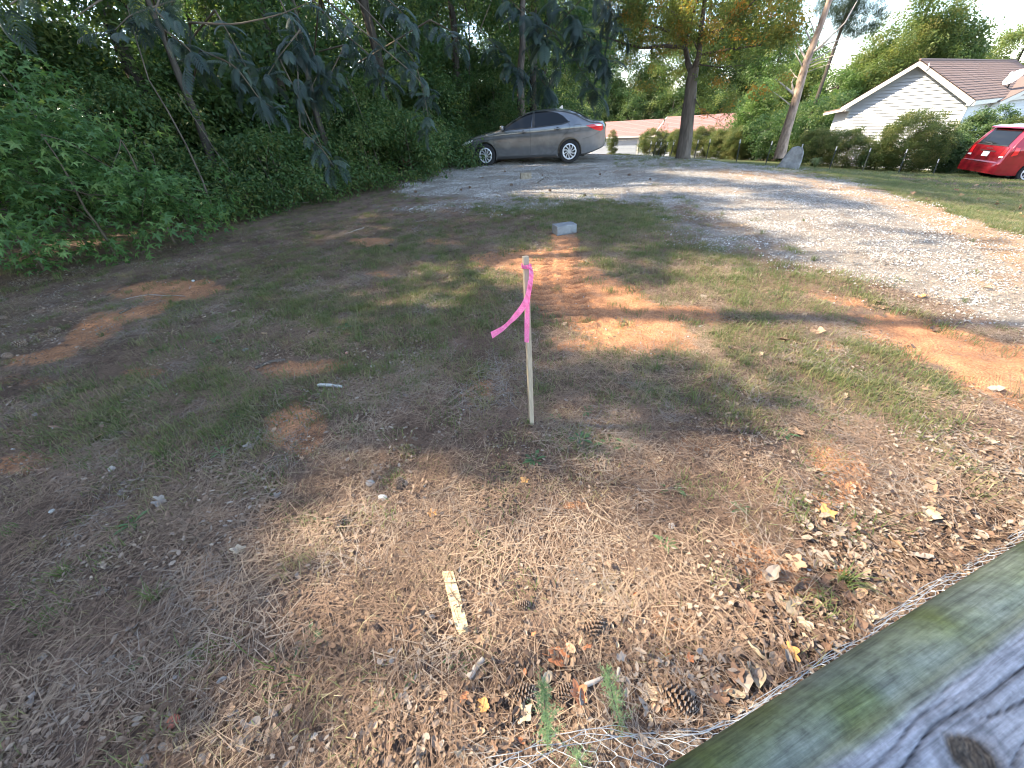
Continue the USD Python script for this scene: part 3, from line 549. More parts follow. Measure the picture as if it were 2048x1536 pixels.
# thicket further along
thk = [((560, 360), 11.6, 1.5, 1.2, 'ovals', 'leafy thicket bush right of the ivy trunk'), ((640, 350), 11.9, 1.35, 1.0, 'smallstar', 'leafy thicket bush under the lowest fronds'), ((735, 335), 12.5, 1.6, 1.3, 'smallstar', 'thicket bush with the brightest leaves by the car'), ((820, 320), 13.2, 1.7, 1.2, 'ovals', 'thicket bush nearest the car bumper'), ((900, 318), 14.6, 1.3, .9, 'ovals', 'thicket bush touching the car front'), ((480, 395), 11.0, 1.1, .9, 'ovals', 'low thicket bush beside the sapling'), ((700, 250), 14.2, 2.6, 1.6, 'smallstar', 'tall thicket bush behind the fronds'), ((860, 240), 15.6, 2.7, 1.7, 'ovals', 'tall thicket bush behind the car bonnet'), ((300, 330), 12.5, 2.6, 1.7, 'ovals', 'dim thicket bush behind the saplings'), ((990, 250), 18, 2.6, 1.8, 'ovals', 'thicket bush behind the windscreen')]
for k, ((px, py), D, H, w, kind, what) in enumerate(thk):
    p = far(px, py, D); x, y = p[0], p[1]
    pr = ['ovals_0', 'ovals_1', 'ovals_2', 'smallstar_0'] if kind == 'ovals' else ['smallstar_0', 'smallstar_1', 'ovals_1', 'brightov_0']
    tree('thicket_bush', 'green ' + what, x, y, H, .02, [((0, 0, H * .5), (w, w, H * .5)), ((.4, -.4, H * .28), (w * .8, w * .7, H * .3)), ((-.5, .3, H * .7), (w * .6, w * .6, H * .35))], pr, int(260 * w * H), 340 + k, 'twig', 'thicket bushes of the wood edge', limbs=6, category='bush', lump=1.3, keep=.58, floor=.0)
# trees whose feathery branches hang at the edge
def hanging(name, label, foot, H, r, boughs, seed, group, bark='dark_bark', near=.74, size=(.34, .72)):
    """boughs: lists of (px, py, D) along each branch; fronds hang from the outer two thirds"""
    rng = np.random.default_rng(seed); t = thing(name, label, 'tree', group=group); z = float(land(*foot)); b = MB()
    ln = stem_line(rng, (foot[0], foot[1], z - .1), (foot[0] + .4, foot[1] - .3, z + H), 9, .08); b.add(*tube(ln, r * np.linspace(1.2, .3, 9), 8)); put('trunk', b.get(), bark, t, smooth=True)
    P, Q = [], []
    for bi, (path, nf) in enumerate(boughs):
        pts = np.array([far(a_, b_, d_ * near) for a_, b_, d_ in path]); s = ln[min(8, 3 + bi % 5)]
        u = np.linspace(0, 1, 14); c = np.linspace(0, 1, len(pts)); sm = np.stack([np.interp(u, c, pts[:, i]) for i in range(3)], 1); sm[1:-1] = (sm[:-2] + 2 * sm[1:-1] + sm[2:]) / 4
        full = np.vstack([(s + sm[0]) / 2 + [0, 0, .15], sm]); put('branch', tube(full, np.linspace(.013, .0035, len(full)), 5), 'twig', t, smooth=True)
        nf = int(nf * 2.1)
        for k in range(nf):
            i = min(13, int(14 * (.12 + .9 * (k + rng.uniform()) / nf))); d = rng.normal(size=3); d[2] = -abs(d[2]) * .3
            P.append(sm[i] + d * .06); a = rng.uniform(0, 2 * np.pi); ti = rng.uniform(-.2, .9)
            Q.append(quat_mul(quat_z(np.array([a])), np.array([[math.cos(ti / 2), 0, math.sin(ti / 2), 0]]))[0])
    P = np.array(P); Q = np.array(Q); kk = rng.uniform(size=len(P)) > np.clip(sun_spot(P) * 2 - .5, 0, 1); P, Q = P[kk], Q[kk]
    m = len(P); scatter('foliage', ['frond_0', 'frond_1', 'frond_2'], np.array(P), np.array(Q), rng.uniform(*size, m), rng.integers(0, 3, m), t)
    return t
hanging('mimosa_tree', 'mimosa with blue green feathery fronds arching over the saplings at the left', (-6.6, 10.6), 5, .09,
        [([(380, 45, 9.2), (470, 50, 8.8), (560, 30, 8.6), (640, -5, 8.4)], 6), ([(330, 60, 9.6), (375, 95, 9.3), (400, 130, 9.2)], 9), ([(300, -40, 9.5), (200, 0, 8.6), (150, 35, 8.4)], 12), ([(200, -60, 9), (60, -20, 8.5), (20, 10, 8.3)], 10), ([(330, -30, 9.3), (310, 20, 9), (330, 40, 9)], 9), ([(400, 100, 9.6), (470, 130, 9.3), (520, 200, 9.2), (545, 215, 9.2)], 12), ([(430, 20, 9.9), (470, 90, 9.7), (500, 150, 9.6)], 12), ([(350, 0, 10.2), (260, 30, 10), (230, 60, 9.9)], 8)], 401, 'mimosa trees')
hanging('mimosa_tree', 'mimosa with long thin branches drooping low over the thicket in the middle of the wood', (-4.6, 12.4), 5.5, .09,
        [([(640, -10, 10.2), (700, 40, 9.9), (770, 100, 9.8), (830, 150, 9.8), (860, 190, 9.8)], 12), ([(560, 120, 10.2), (600, 200, 9.9), (635, 275, 9.7), (650, 310, 9.7)], 8), ([(600, 60, 10.5), (560, 110, 10.2), (530, 160, 10.1)], 12), ([(680, 60, 10.4), (740, 110, 10.3), (770, 165, 10.2)], 12), ([(780, 70, 11), (830, 120, 10.8), (850, 200, 10.7), (860, 255, 10.6)], 14), ([(620, 90, 10.8), (640, 140, 10.6), (620, 180, 10.5)], 12), ([(690, 90, 11), (660, 150, 10.8), (640, 200, 10.7)], 12), ([(600, 255, 10), (650, 305, 9.6), (665, 330, 9.5)], 6), ([(740, -30, 11), (800, 20, 10.8), (830, 60, 10.7)], 12), ([(560, 0, 10.8), (590, 60, 10.6), (600, 110, 10.5)], 12), ([(860, 40, 11.5), (900, 60, 11.2), (920, 90, 11.2)], 8)], 402, 'mimosa trees')
hanging('mimosa_tree', 'forked mimosa with pale trunk rising behind the roof of the grey car', (1.0, 17.2), 6.5, .14,
        [([(1000, -20, 16), (1060, 40, 15.5), (1090, 90, 15.4)], 14), ([(1040, 10, 16), (1100, 60, 15.6), (1120, 140, 15.5)], 14), ([(1100, -20, 16), (1150, 40, 15.5), (1190, 110, 15.4)], 16), ([(1130, 30, 16), (1190, 80, 15.6), (1215, 140, 15.5)], 14), ([(960, 60, 16), (1010, 110, 15.6), (1040, 150, 15.6)], 12), ([(1180, -20, 16), (1220, 10, 15.6), (1235, 60, 15.5)], 12), ([(1060, 120, 16), (1090, 170, 15.8), (1100, 190, 15.7)], 10), ([(1150, 120, 16), (1180, 170, 15.8), (1200, 190, 15.8)], 9)], 403, 'mimosa trees', 'bark', .95, (.9, 1.5))

und = [(-9.6, 11.4, 3.6, 1.9), (-7.4, 13.0, 3.8, 2.0), (-5.2, 15.2, 3.8, 2.0), (-3.0, 17.6, 3.8, 2.0), (-12.2, 10.4, 3.8, 2.1), (-14.4, 8.2, 4.0, 2.2), (-9.6, 14.6, 4.2, 2.3), (-6.8, 16.6, 4.2, 2.3), (-.6, 20.4, 3.8, 2.0), (1.4, 22.6, 3.6, 1.8), (-12.6, 13.6, 4.4, 2.4), (-15.6, 11.0, 4.4, 2.4), (-8.4, 20, 4.8, 2.6), (-3.8, 21.6, 4.6, 2.6), (-17.0, 7.6, 4.4, 2.4), (-16.5, 15, 5, 2.8), (-12, 18, 5, 2.8), (0, 26, 4.6, 2.8)]
for k, (x, y, H, w) in enumerate(und):
    tree('undergrowth', 'dim bushy undergrowth inside the wood', x, y, H, .05, [((0, 0, H * .5), (w, w, H * .5)), ((.6, -.6, H * .3), (w * .8, w * .8, H * .3))], ['forest_0', 'forest_1', 'forest_2'], 380, 430 + k, 'dark_bark', 'undergrowth bushes inside the wood', limbs=6, category='bush', lump=.8, keep=.6, scale=(.7, 1.1))

for k, (x, y) in enumerate([(-14, 26), (-20, 20), (-25, 14), (-9, 30), (-3, 32), (3.5, 34), (-28, 6), (-17, 32), (-30, 24)]):
    tree('deep_forest_tree', 'leafy tree closing the view at the back of the wood', x, y, 13, .2, [((0, 0, 9), (4, 4, 3.6)), ((1.5, -1, 5.2), (3.8, 3.8, 3.0)), ((-1.5, 0, 2.6), (3.6, 3.6, 2.6))], ['forest_0', 'forest_1', 'forest_2', 'foreststar_0'], 380, 460 + k, 'dark_bark', 'deep forest trees at the back of the wood', lump=.6, keep=.74, scale=(1.0, 1.5), carve=False)
rngS = np.random.default_rng(480)
for k, (px, py, D, H) in enumerate([(252, 440, 10.2, 2.6), (428, 408, 10.4, 3.2), (505, 392, 11.2, 2.2), (590, 372, 12, 2.6), (668, 360, 12.4, 2.0), (772, 338, 13, 2.4), (120, 470, 9.4, 2.4), (366, 430, 10, 1.5), (845, 326, 13.8, 2.2), (560, 380, 11.4, 1.3)]):
    p = far(px, py, D); z = float(land(p[0], p[1])); e = np.array([p[0] + rngS.normal(0, .3), p[1] + rngS.normal(0, .3), z + H])
    put('bare_sapling', tube(stem_line(rngS, (p[0], p[1], z - .05), e, 8, .12), np.linspace(.022 if k == 1 else .012, .005, 8), 6), 'bark', smooth=True, label='thin bare stem standing among the leaves of the wood edge', category='sapling', group='bare saplings at the wood edge')
# ------------------------------------------------------------------ trees of the background
rngB = np.random.default_rng(77)
def polar(az, D): return D * math.sin(math.radians(az)), D * math.cos(math.radians(az))
FAR = ['faroak_0', 'faroak_1', 'faroak_2']
bgl = ['tall tree closing the view behind the grey car', 'tall tree above the left end of the low red roof', 'tall tree above the garage door', 'tall tree above the gap between the two red roofs', 'tall tree above the middle of the long red roof', 'tall tree above the right end of the long red roof', 'tall tree right of the long red roof', 'tall tree seen through the leaning bare pine']
for k, az in enumerate((3, 9, 13, 18, 23, 27.5, 30.5)):
    D = 70 + (k * 7) % 13; x, y = polar(az, D); H = 19 + (k * 5) % 6 - (k > 5) * 6
    bl = [((0, 0, H * .72), (5.2, 5.2, H * .27)), ((-3, -1, H * .45), (4.2, 4.2, H * .26)), ((3, 0, H * .42), (4.2, 4.2, H * .26)), ((0, -2, H * .2), (4.5, 4, H * .18))]
    tree('background_tree', 'leafy ' + bgl[k], x, y, H, .28, bl, FAR if k % 3 else ['bright_0', 'bright_1', 'faroak_0'], 900, 500 + k, 'dark_bark', 'trees behind the red roofed house', lump=.35, keep=.72, scale=(1.1, 1.9), carve=False)
for k, az in enumerate((-4, 0, 6, 12, 16, 21, 26, 30)):
    D = 40 if k < 3 else 66; x, y = polar(az, D); H = 5 if k < 3 else 7
    tree('understory_tree', 'low dark understory tree ' + ['deep in the wood left of the car', 'deep in the wood behind the car bonnet', 'deep in the wood behind the car roof', 'behind the left end of the garage roof', 'behind the right end of the garage roof', 'behind the drive tree trunk', 'behind the right half of the long red roof', 'beyond the right end of the long red roof'][k], x, y, H, .12, [((0, 0, H * .5), (3.4, 3.4, H * .5)), ((2, -1, H * .4), (2.6, 2.6, H * .4))], ['forest_0', 'forest_1', 'faroak_1'], 420, 540 + k, 'dark_bark', 'understory trees behind the red roofed house', lump=.5, keep=.75, scale=(1, 1.5), carve=False)
# right of the bare pine, and behind the white house
rt = [(36.2, 44, 6.2, 2.0, 'bright', 'bright green young tree between the bare pine and the white house'), (33.0, 50, 7.6, 2.4, 'faroak', 'grey green tree right behind the bare pine'), (38.6, 47, 7.6, 2.2, 'faroak', 'tree rising left of the white gable'), (40.6, 46, 12.2, 3.3, 'olive', 'tallest sunlit tree behind the ridge of the white house'), (43.3, 48, 9.0, 2.4, 'faroak', 'dark side tree right of the tallest one behind the white house'), (47.6, 58, 9.2, 3.2, 'olive', 'thin topped tree behind the satellite dish'), (51.5, 54, 8.4, 3.0, 'faroak', 'tree at the upper right corner'), (45.4, 60, 7.5, 2.6, 'bright', 'low tree in the gap behind the roof ridge'), (56, 60, 10, 3.5, 'faroak', 'tree beyond the upper right corner'), (30.5, 44, 6, 2.2, 'bright', 'light green tree left of the bare pine')]
for k, (az, D, H, w, kind, what) in enumerate(rt):
    x, y = polar(az, D); pr = {'bright': ['bright_0', 'bright_1'], 'faroak': FAR, 'olive': ['olive_0', 'olive_1', 'olive_2', 'faroak_0']}[kind]
    bl = [((0, 0, H * .78), (w * .72, w * .72, H * .2)), ((-w * .35, 0, H * .55), (w * .75, w * .75, H * .22)), ((w * .35, -.3, H * .5), (w * .75, w * .75, H * .22)), ((0, 0, H * .28), (w, w, H * .2))]
    tree('yard_tree', what, x, y, H, .2, bl, pr, int(75 * w * H * .5), 560 + k, 'dark_bark', lump=.6, keep=.62, scale=(.8, 1.35), carve=False, limbs=9)
for k, (az, D, H, w) in enumerate([(31.5, 40, 3.2, 2.0), (34, 38, 3.6, 2.2), (36.4, 36, 3.8, 2.0), (29, 46, 3.2, 2.2), (38.5, 37, 3.4, 2.2), (26.8, 52, 3, 2.2)]):
    x, y = polar(az, D)
    tree('woodland_shrub', 'dark shrub at the lawn end, ' + ['second left of', 'just behind', 'just right of', 'third left of', 'second right of', 'furthest left of'][k] + ' the bare pine trunk', x, y, H, .06, [((0, 0, H * .55), (w, w, H * .5)), ((.8, -.3, H * .35), (w * .8, w * .8, H * .35))], ['forest_0', 'forest_1', 'thicketb_0'] if 'thicketb_0' in PROTO else ['forest_0', 'forest_1'], 230, 590 + k, 'dark_bark', 'shrubs at the end of the far lawn', lump=.8, keep=.72, scale=(.7, 1.1), carve=False)
# dark pine behind the bare one
x, y = polar(34.6, 38); z0 = float(land(x, y)); t = thing('pine_tree', 'dark needled pine standing behind the top of the bare pine', 'tree'); put('trunk', tube(stem_line(rngB, (x, y, z0 - .1), (x + .5, y, 12), 8, .05), np.linspace(.14, .04, 8), 7), 'dark_bark', t, smooth=True)
bl = [(np.array([x + dx, y, z]), np.array([1.4, 1.4, .8])) for dx, z in ((0, 9), (.9, 8.2), (-.9, 7.6), (1.4, 6.6), (-.4, 6.2), (1.2, 5.2), (0.3, 10), (1.9, 7.4))]
leaves(t, bl, ['pinetuft_0', 'pinetuft_1'], 1500, 610, scale=(1.6, 2.4), lump=.9, keep=.7, carve=False)
# the bare leaning pine
t = thing('bare_pine', 'leaning pine with pinkish bare trunk and dead side branches', 'tree')
pts = [far(1558, 316, 18), far(1571, 268, 18), far(1590, 205, 18), (far(1611, 128, 18)), far(1628, 85, 18), far(1645, 40, 18), far(1662, -10, 18), far(1680, -60, 18)]
put('trunk', tube(pts, [.19, .145, .125, .11, .095, .08, .07, .055], 9), 'pine_bark', t, smooth=True)
for path, r0 in [([(1616, 112), (1650, 85), (1690, 45), (1722, -12)], .035), ([(1618, 108), (1655, 88), (1700, 72)], .03), ([(1633, 75), (1640, 40), (1658, 8), (1672, -10)], .045), ([(1613, 125), (1655, 105), (1690, 80)], .025), ([(1590, 190), (1572, 175), (1550, 157)], .042), ([(1589, 192), (1583, 165), (1590, 150)], .035), ([(1583, 212), (1562, 195), (1546, 183)], .02), ([(1609, 130), (1640, 120), (1675, 108), (1700, 95)], .02), ([(1605, 140), (1640, 125), (1660, 120)], .018), ([(1612, 118), (1600, 98), (1592, 80)], .03), ([(1625, 88), (1612, 62), (1602, 48)], .028), ([(1630, 70), (1622, 45), (1612, 25)], .02), ([(1601, 160), (1590, 152), (1580, 138)], .022), ([(1605, 148), (1630, 138), (1668, 125)], .016), ([(1607, 138), (1597, 118), (1588, 100)], .02)]:
    p = np.array([far(a, b, 18 - .5 * (i > 0) * i * ((k := (a + b) % 2) * 2 - 1) * .3) for i, (a, b) in enumerate(path)])
    put('branch', tube(p, np.linspace(r0, r0 * .3, len(p)), 6), 'dead_wood', t, smooth=True)
# the tree at the turn of the drive
t = thing('drive_tree', 'dark trunked tree turning yellow and orange beside the gravel drive', 'tree')
D = 15.5; F = lambda a, b, d=D: far(a, b, d)
tr = [F(1363, 326), F(1366, 312), F(1372, 270), F(1376, 225), F(1381, 190), F(1383, 165), F(1388, 135)]
put('trunk', tube(tr, [.30, .225, .20, .185, .17, .155, .135], 10), 'bark', t, smooth=True)
for path, r0 in [([(1386, 150), (1376, 128), (1371, 95), (1378, 55), (1400, -20)], .10), ([(1388, 140), (1398, 110), (1402, 60), (1410, 0), (1420, -60)], .09), ([(1372, 95), (1330, 92), (1285, 96), (1245, 86), (1212, 74)], .055), ([(1376, 85), (1345, 66), (1310, 52), (1270, 35), (1235, 28)], .05), ([(1390, 125), (1398, 105), (1385, 78), (1365, 62), (1335, 60)], .03), ([(1402, 70), (1440, 60), (1480, 30), (1520, -10)], .045), ([(1396, 110), (1450, 100), (1520, 90), (1580, 60)], .035), ([(1378, 50), (1330, 15), (1280, 12), (1230, 0)], .04), ([(1392, 128), (1440, 135), (1490, 130)], .02), ([(1385, 190), (1400, 215), (1425, 235), (1440, 240)], .012), ([(1374, 200), (1350, 225), (1320, 240)], .012)]:
    p = np.array([F(a, b, D - (i * .35 if a > 1388 else -.15 * i)) for i, (a, b) in enumerate(path)]); put('limb', tube(p, np.linspace(r0, r0 * .35, len(p)), 7), 'bark', t, smooth=True)
bl = []
for px, py, d, R in [(1330, -10, 15.2, 1.3), (1420, -30, 15, 1.4), (1500, 10, 14.6, 1.2), (1540, 25, 14.4, .85), (1560, 95, 14.6, .5), (1520, 95, 14.6, .85), (1460, 80, 14.8, .8), (1300, 60, 15.8, .4), (1255, 0, 15.6, .6), (1235, 125, 16, .35), (1290, 155, 16.2, .35), (1440, 150, 15, .6), (1500, 165, 14.8, .55), (1555, 150, 14.8, .45), (1345, 135, 16, .3), (1480, 205, 15, .4), (1420, 200, 15.2, .4), (1350, 60, 16.4, .7), (1560, -40, 14.4, .8), (1420, -110, 15, 2.0), (1300, -110, 15.4, 1.6)]:
    bl.append((F(px, py, d), np.array([R, R, R * .95])))
leaves(t, bl, ['autumn_0', 'autumn_1', 'autumn_2', 'olive_0'], 760, 620, scale=(.55, .95), lump=1.3, keep=.66, carve=False, name='crown')
leaves(t, [(F(1335, 243), np.array([.32, .3, .14])), (F(1425, 238), np.array([.36, .3, .16])), (F(1270, 215, 15.8), np.array([.25, .25, .3]))], ['smallstar_0'], 22, 622, scale=(.5, .8), lump=2, keep=.8, carve=False, name='hanging_twigs')

# ------------------------------------------------------------------ buildings
plain('siding', (.43, .445, .46), .55, spec=.35, var=.05, scale=3)
plain('siding_b', (.40, .415, .43), .55, spec=.35, var=.06, scale=3)
plain('white_trim', (.50, .47, .41), .55, spec=.3, var=.06, scale=4)
plain('garage_door', (.25, .27, .29), .5, var=.04)
plain('soffit', (.62, .60, .56), .7, var=.05)
plain('garage_white', (.52, .54, .56), .5, var=.04)
plain('dark_void', (.012, .012, .014), .8, var=.1)
def shingles(name, a, b, c):
    tones(name, [(0, a), (.5, b), (1, c)], .95, .15)
shingles('roof_brown', (.17, .12, .10), (.22, .155, .13), (.27, .195, .165)); shingles('roof_red', (.25, .125, .115), (.30, .155, .14), (.34, .185, .165))
def frame(o, az):
    """local axes at o: u along azimuth az, w to the left of u (into the building), z up"""
    a = math.radians(az); u = np.array([math.sin(a), math.cos(a), 0]); w = np.array([-u[1], u[0], 0])
    return lambda P: np.asarray(o) + np.asarray(P, float)[..., :1] * u + np.asarray(P, float)[..., 1:2] * w + np.asarray(P, float)[..., 2:3] * np.array([0, 0, 1.0])
def prism(fr, poly, w0, w1):
    """a polygon in the u-z plane, thick from w0 to w1"""
    P = Polygon(poly); P = shapely.geometry.polygon.orient(P); m = trimesh.creation.extrude_polygon(P, w1 - w0, engine='earcut'); v = m.vertices
    return fr(np.stack([v[:, 0], v[:, 2] + w0, v[:, 1]], 1)), m.faces
def lbox(fr, lo, hi):
    m = trimesh.creation.box(bounds=[lo, hi]); return fr(m.vertices), m.faces
def courses(fr, A, B, C, Dd, n, m, thick=.03, seed=0):
    """a roof slope as overlapping courses of separate shingles. A-B eave, D-C ridge (local points)"""
    A, B, C, Dd = (np.asarray(q, float) for q in (A, B, C, Dd)); nrm = np.cross(B - A, Dd - A); nrm /= np.linalg.norm(nrm)
    if nrm[2] < 0: nrm = -nrm
    rng = np.random.default_rng(seed); b = MB()
    for i in range(n):
        t0, t1 = i / n, min((i + 1.25) / n, 1); e = rng.uniform(0, 1 / m)
        cuts = np.clip(np.concatenate([[0], np.arange(1, m) / m + e - .5 / m + rng.uniform(-.12, .12, m - 1) / m, [1]]), 0, 1)
        for j in range(m):
            g = .0006
            q = [A + (B - A) * s + ((Dd + (C - Dd) * s) - (A + (B - A) * s)) * t for s, t in ((cuts[j] + g, t0), (cuts[j + 1] - g, t0), (cuts[j + 1] - g, t1), (cuts[j] + g, t1))]
            h = thick * rng.uniform(.75, 1.1); top = [q[0] + nrm * h, q[1] + nrm * h, q[2] + nrm * .004, q[3] + nrm * .004]
            v = fr(np.array(top + [q[0] - nrm * .01, q[1] - nrm * .01])); b.add(v, [[0, 1, 2], [0, 2, 3], [0, 4, 5], [0, 5, 1]])
    return b.get()
def sidings(fr, top_of, u0, u1, z0, z1, parent, m='siding', lap=.135, w=0., name='siding_board'):
    """lap siding, one board per course; top_of(z) gives the board's reach (ua, ub) at height z"""
    z = z0
    while z < z1 - .01:
        ua, ub = top_of(z); ta, tb = top_of(min(z + lap, z1)); h = min(lap, z1 - z)
        v = [(ua, w - .048, z), (ub, w - .048, z), (tb, w - .004, z + h), (ta, w - .004, z + h), (ua, w, z + .012), (ub, w, z + .012)]
        put(name, (fr(np.array(v)), np.array([[0, 1, 2], [0, 2, 3], [0, 4, 5], [0, 5, 1]])), m if int(z / lap) % 3 else 'siding_b', parent)
        z += lap
# the white house at the right. u runs to the right along its gable wall, w (negative) towards the eye
P0 = far(1690, 215, 31); gz = -1.9
fr = frame((P0[0], P0[1], 0), 150)
h = thing('white_house', 'white lap-sided house with brown shingle roof and a gable facing the drive', 'house', group=None)
UL, UR, UA, ZE, ZA, DEP, OV = .25, 4.85, 2.55, 1.0, 2.62, 14.0, .38
sl = (ZA - ZE) / (UA - 0.0)
wall_top = lambda u: min(ZE + sl * (u - 0), ZE + sl * (5.1 - u))
def reach(z): return (max(UL, (z - ZE) / sl + .06), min(UR, 5.1 - (z - ZE) / sl - .06)) if z > ZE else (UL, UR)
put('wall', prism(fr, [(UL, gz), (UR, gz), (UR, ZE + .12), (UA, ZA - .06), (UL, ZE + .12)], .0, DEP), 'garage_white', h)
sidings(fr, reach, UL, UR, gz, ZA - .14, h)
for s, (e, r) in enumerate((((-.0, ZE), (UA, ZA)), ((5.1, ZE), (UA, ZA)))):
    d = np.array(r) - np.array(e); d /= np.linalg.norm(d); n = np.array([-d[1], d[0]]); n = n if n[1] > 0 else -n; e = np.array(e); r = np.array(r)
    put('fascia', prism(fr, [e - n * .20, r - n * .20 * np.array([0, 1]) * 1.1, r, e], -OV - .03, -OV), 'white_trim', h)
    put('soffit', prism(fr, [e - n * .12, r - [0, .14], r - [0, .11], e - n * .09], -OV, .0), 'soffit', h)
    A, B, C, Dd = (e[0], -OV - .06, e[1] + .02), (e[0], DEP, e[1] + .02), (r[0], DEP, r[1] + .03), (r[0], -OV - .06, r[1] + .03)
    put('roof_deck', prism(fr, [e, r, r + [0, .02], e + [0, .02]], -OV, DEP), 'roof_brown', h)
    put('roof_shingles', courses(fr, A, B, C, Dd, 17, 46, seed=s), 'roof_brown', h, kind='stuff')
    put('eave_trim', lbox(fr, (e[0] - .03 if s == 0 else e[0] - .02, -OV, ZE - .16), (e[0] + .02 if s == 0 else e[0] + .03, DEP, ZE - .005)), 'white_trim', h)
    put('eave_return', lbox(fr, ((-.02, 4.86)[s], -OV + .003, ZE - .18), ((.24, 5.12)[s], -.024, ZE - .02)), 'white_trim', h)
put('ridge_cap', tube(fr(np.array([(UA, -OV - .07, ZA + .05), (UA, DEP, ZA + .05)])), .05, 6), 'roof_brown', h)
put('corner_board', lbox(fr, (UL - .02, -.035, gz), (UL + .07, .05, ZE)), 'white_trim', h); put('corner_board', lbox(fr, (UR - .07, -.035, gz), (UR + .02, .05, ZE)), 'white_trim', h)
put('gable_lamp', tube(fr(np.array([(2.95, -OV - .12, ZA - .12), (2.98, -OV - .1, ZA - .22), (2.9, -OV - .08, ZA - .36)])), .025, 6), 'soffit', h, label='small grey fitting under the gable peak')
# lower wing to the left, set back
put('rear_wing_wall', prism(fr, [(-1.3, gz), (UL, gz), (UL, .93), (-1.3, .72)], 2.2, 7), 'garage_white', h)
sidings(fr, lambda z: (-1.3, UL - .03), -1.3, UL, gz, .72, h, w=2.2)
put('rear_wing_roof', prism(fr, [(-1.75, .70), (.1, 1.02), (.1, 1.10), (-1.75, .78)], 1.8, 7.4), 'roof_brown', h); put('rear_wing_fascia', prism(fr, [(-1.75, .60), (.1, .92), (.1, 1.03), (-1.75, .71)], 1.76, 1.797), 'white_trim', h)
# small front gable at the far right, coming towards the eye from the right slope
O2 = fr(np.array([5.12, 2.2, 0.0])); fr2 = frame(O2, 60); u2 = fr2(np.array([1.0, 0, 0])) - O2; w2 = fr2(np.array([0, 1.0, 0])) - O2
def on_porch(px, py, w): d = ray(px, py); q = EYE + d * ((O2 + w2 * w - EYE) @ w2 / (d @ w2)) - O2; return np.array([q @ u2, q[2]])
E1, E2 = on_porch(2002, 203, -.13), on_porch(2048, 181, -.13); R2 = E1 + (E2 - E1) * 2.6; E3 = np.array([2 * R2[0] - E1[0], E1[1]])
put('porch_wall', prism(fr2, [(E1[0] + .35, gz), (E3[0] - .35, gz), (E3[0] - .35, E1[1] - .05), R2 - [0, .22], (E1[0] + .35, E1[1] - .05)], .25, 2.2), 'garage_white', h)
sidings(fr2, lambda z: (E1[0] + .35 + max(0, (z - E1[1] + .1) * (R2[0] - E1[0]) / (R2[1] - E1[1])), E3[0] - .35 - max(0, (z - E1[1] + .1) * (R2[0] - E1[0]) / (R2[1] - E1[1]))), 0, 1, gz, R2[1] - .3, h, w=.25)
for e, r in ((E1, R2), (E3, R2)):
    put('porch_fascia', prism(fr2, [e - [0, .19], r - [0, .20], r, e], -.13, -.10), 'white_trim', h); put('porch_roof', prism(fr2, [e + [0, .004], r + [0, .004], r + [0, .04], e + [0, .04]], -.15, 1.2), 'roof_brown', h)
# satellite dish on the right slope
_a, _b2, _c2 = fr(np.array([(5.1, 0, ZE), (5.1, 5, ZE), (UA, 0, ZA)])); _n = np.cross(_b2 - _a, _c2 - _a); _d = ray(2014, 178)
dp = EYE + _d * ((_a - EYE) @ _n / (_d @ _n)) + np.array([0, 0, .02])
dd = thing('satellite_dish', 'white oval satellite dish tilted up on the brown roof', 'satellite dish', dp)
nd = np.array([-.75, -.1, .75]); nd /= np.linalg.norm(nd); ax = np.cross([0, 0, 1], nd); ax /= np.linalg.norm(ax); ay = np.cross(nd, ax); cc = np.array([.06, 0, .40])
rr_, aa_ = np.linspace(0, 1, 8), np.linspace(0, 2 * np.pi, 33)[:-1]; v = np.array([cc + ax * .30 * r * math.cos(a) + ay * .42 * r * math.sin(a) + nd * .085 * r * r for r in rr_ for a in aa_])
f = np.array([[i * 32 + j, i * 32 + (j + 1) % 32, (i + 1) * 32 + (j + 1) % 32, (i + 1) * 32 + j] for i in range(7) for j in range(32)])
f2 = f[:, ::-1] + len(v); V = np.vstack([v, v - nd * .012]); put('reflector', (V, np.vstack([f, f2])), 'garage_white', dd, smooth=True)
put('mast', tube([(0, 0, -.02), (0, 0, .28), cc - nd * .03], .028, 7), 'dark_bark', dd); put('feed_arm', tube([cc - ay * .38, cc - ay * .3 + nd * .22, cc - ay * .12 + nd * .40], .018, 6), 'dead_wood', dd)
put('feed_horn', tube([cc - ay * .14 + nd * .37, cc - ay * .04 + nd * .35], [.06, .075], 8), 'garage_white', dd)

# the red roofed house and garage beyond the crest
gA, gB = polar(19.5, 53), polar(29, 51.5); azf = math.degrees(math.atan2(gB[0] - gA[0], gB[1] - gA[1])); Lm = math.hypot(gB[0] - gA[0], gB[1] - gA[1])
fr = frame((gA[0], gA[1], 0), azf); g0 = -3.3
h = thing('red_roof_house', 'long low white house with pinkish red shingle roof beyond the crest of the drive', 'house')
put('wall', lbox(fr, (.35, 0, g0), (Lm - .3, 7, -.82)), 'garage_white', h); sidings(fr, lambda z: (.35, Lm - .3), 0, Lm, g0, -1.0, h, lap=.2)
put('roof_deck', prism(frame(fr(np.array([-.0, 0, 0.])), azf + 90) if False else fr, [(0, -.86), (Lm, -.86), (Lm, -.80), (0, -.80)], -.45, .2), 'white_trim', h, label='pale eave board under the red roof')
put('roof_shingles', courses(fr, (0, -.5, -.79), (Lm, -.5, -.79), (Lm - .25, 3.4, .62), (.1, 3.4, .62), 12, 36, seed=5), 'roof_red', h, kind='stuff')
put('roof_shingles', courses(fr, (Lm, 7.4, -.79), (0, 7.4, -.79), (.1, 3.4, .62), (Lm - .25, 3.4, .62), 8, 20, seed=6), 'roof_red', h, kind='stuff')
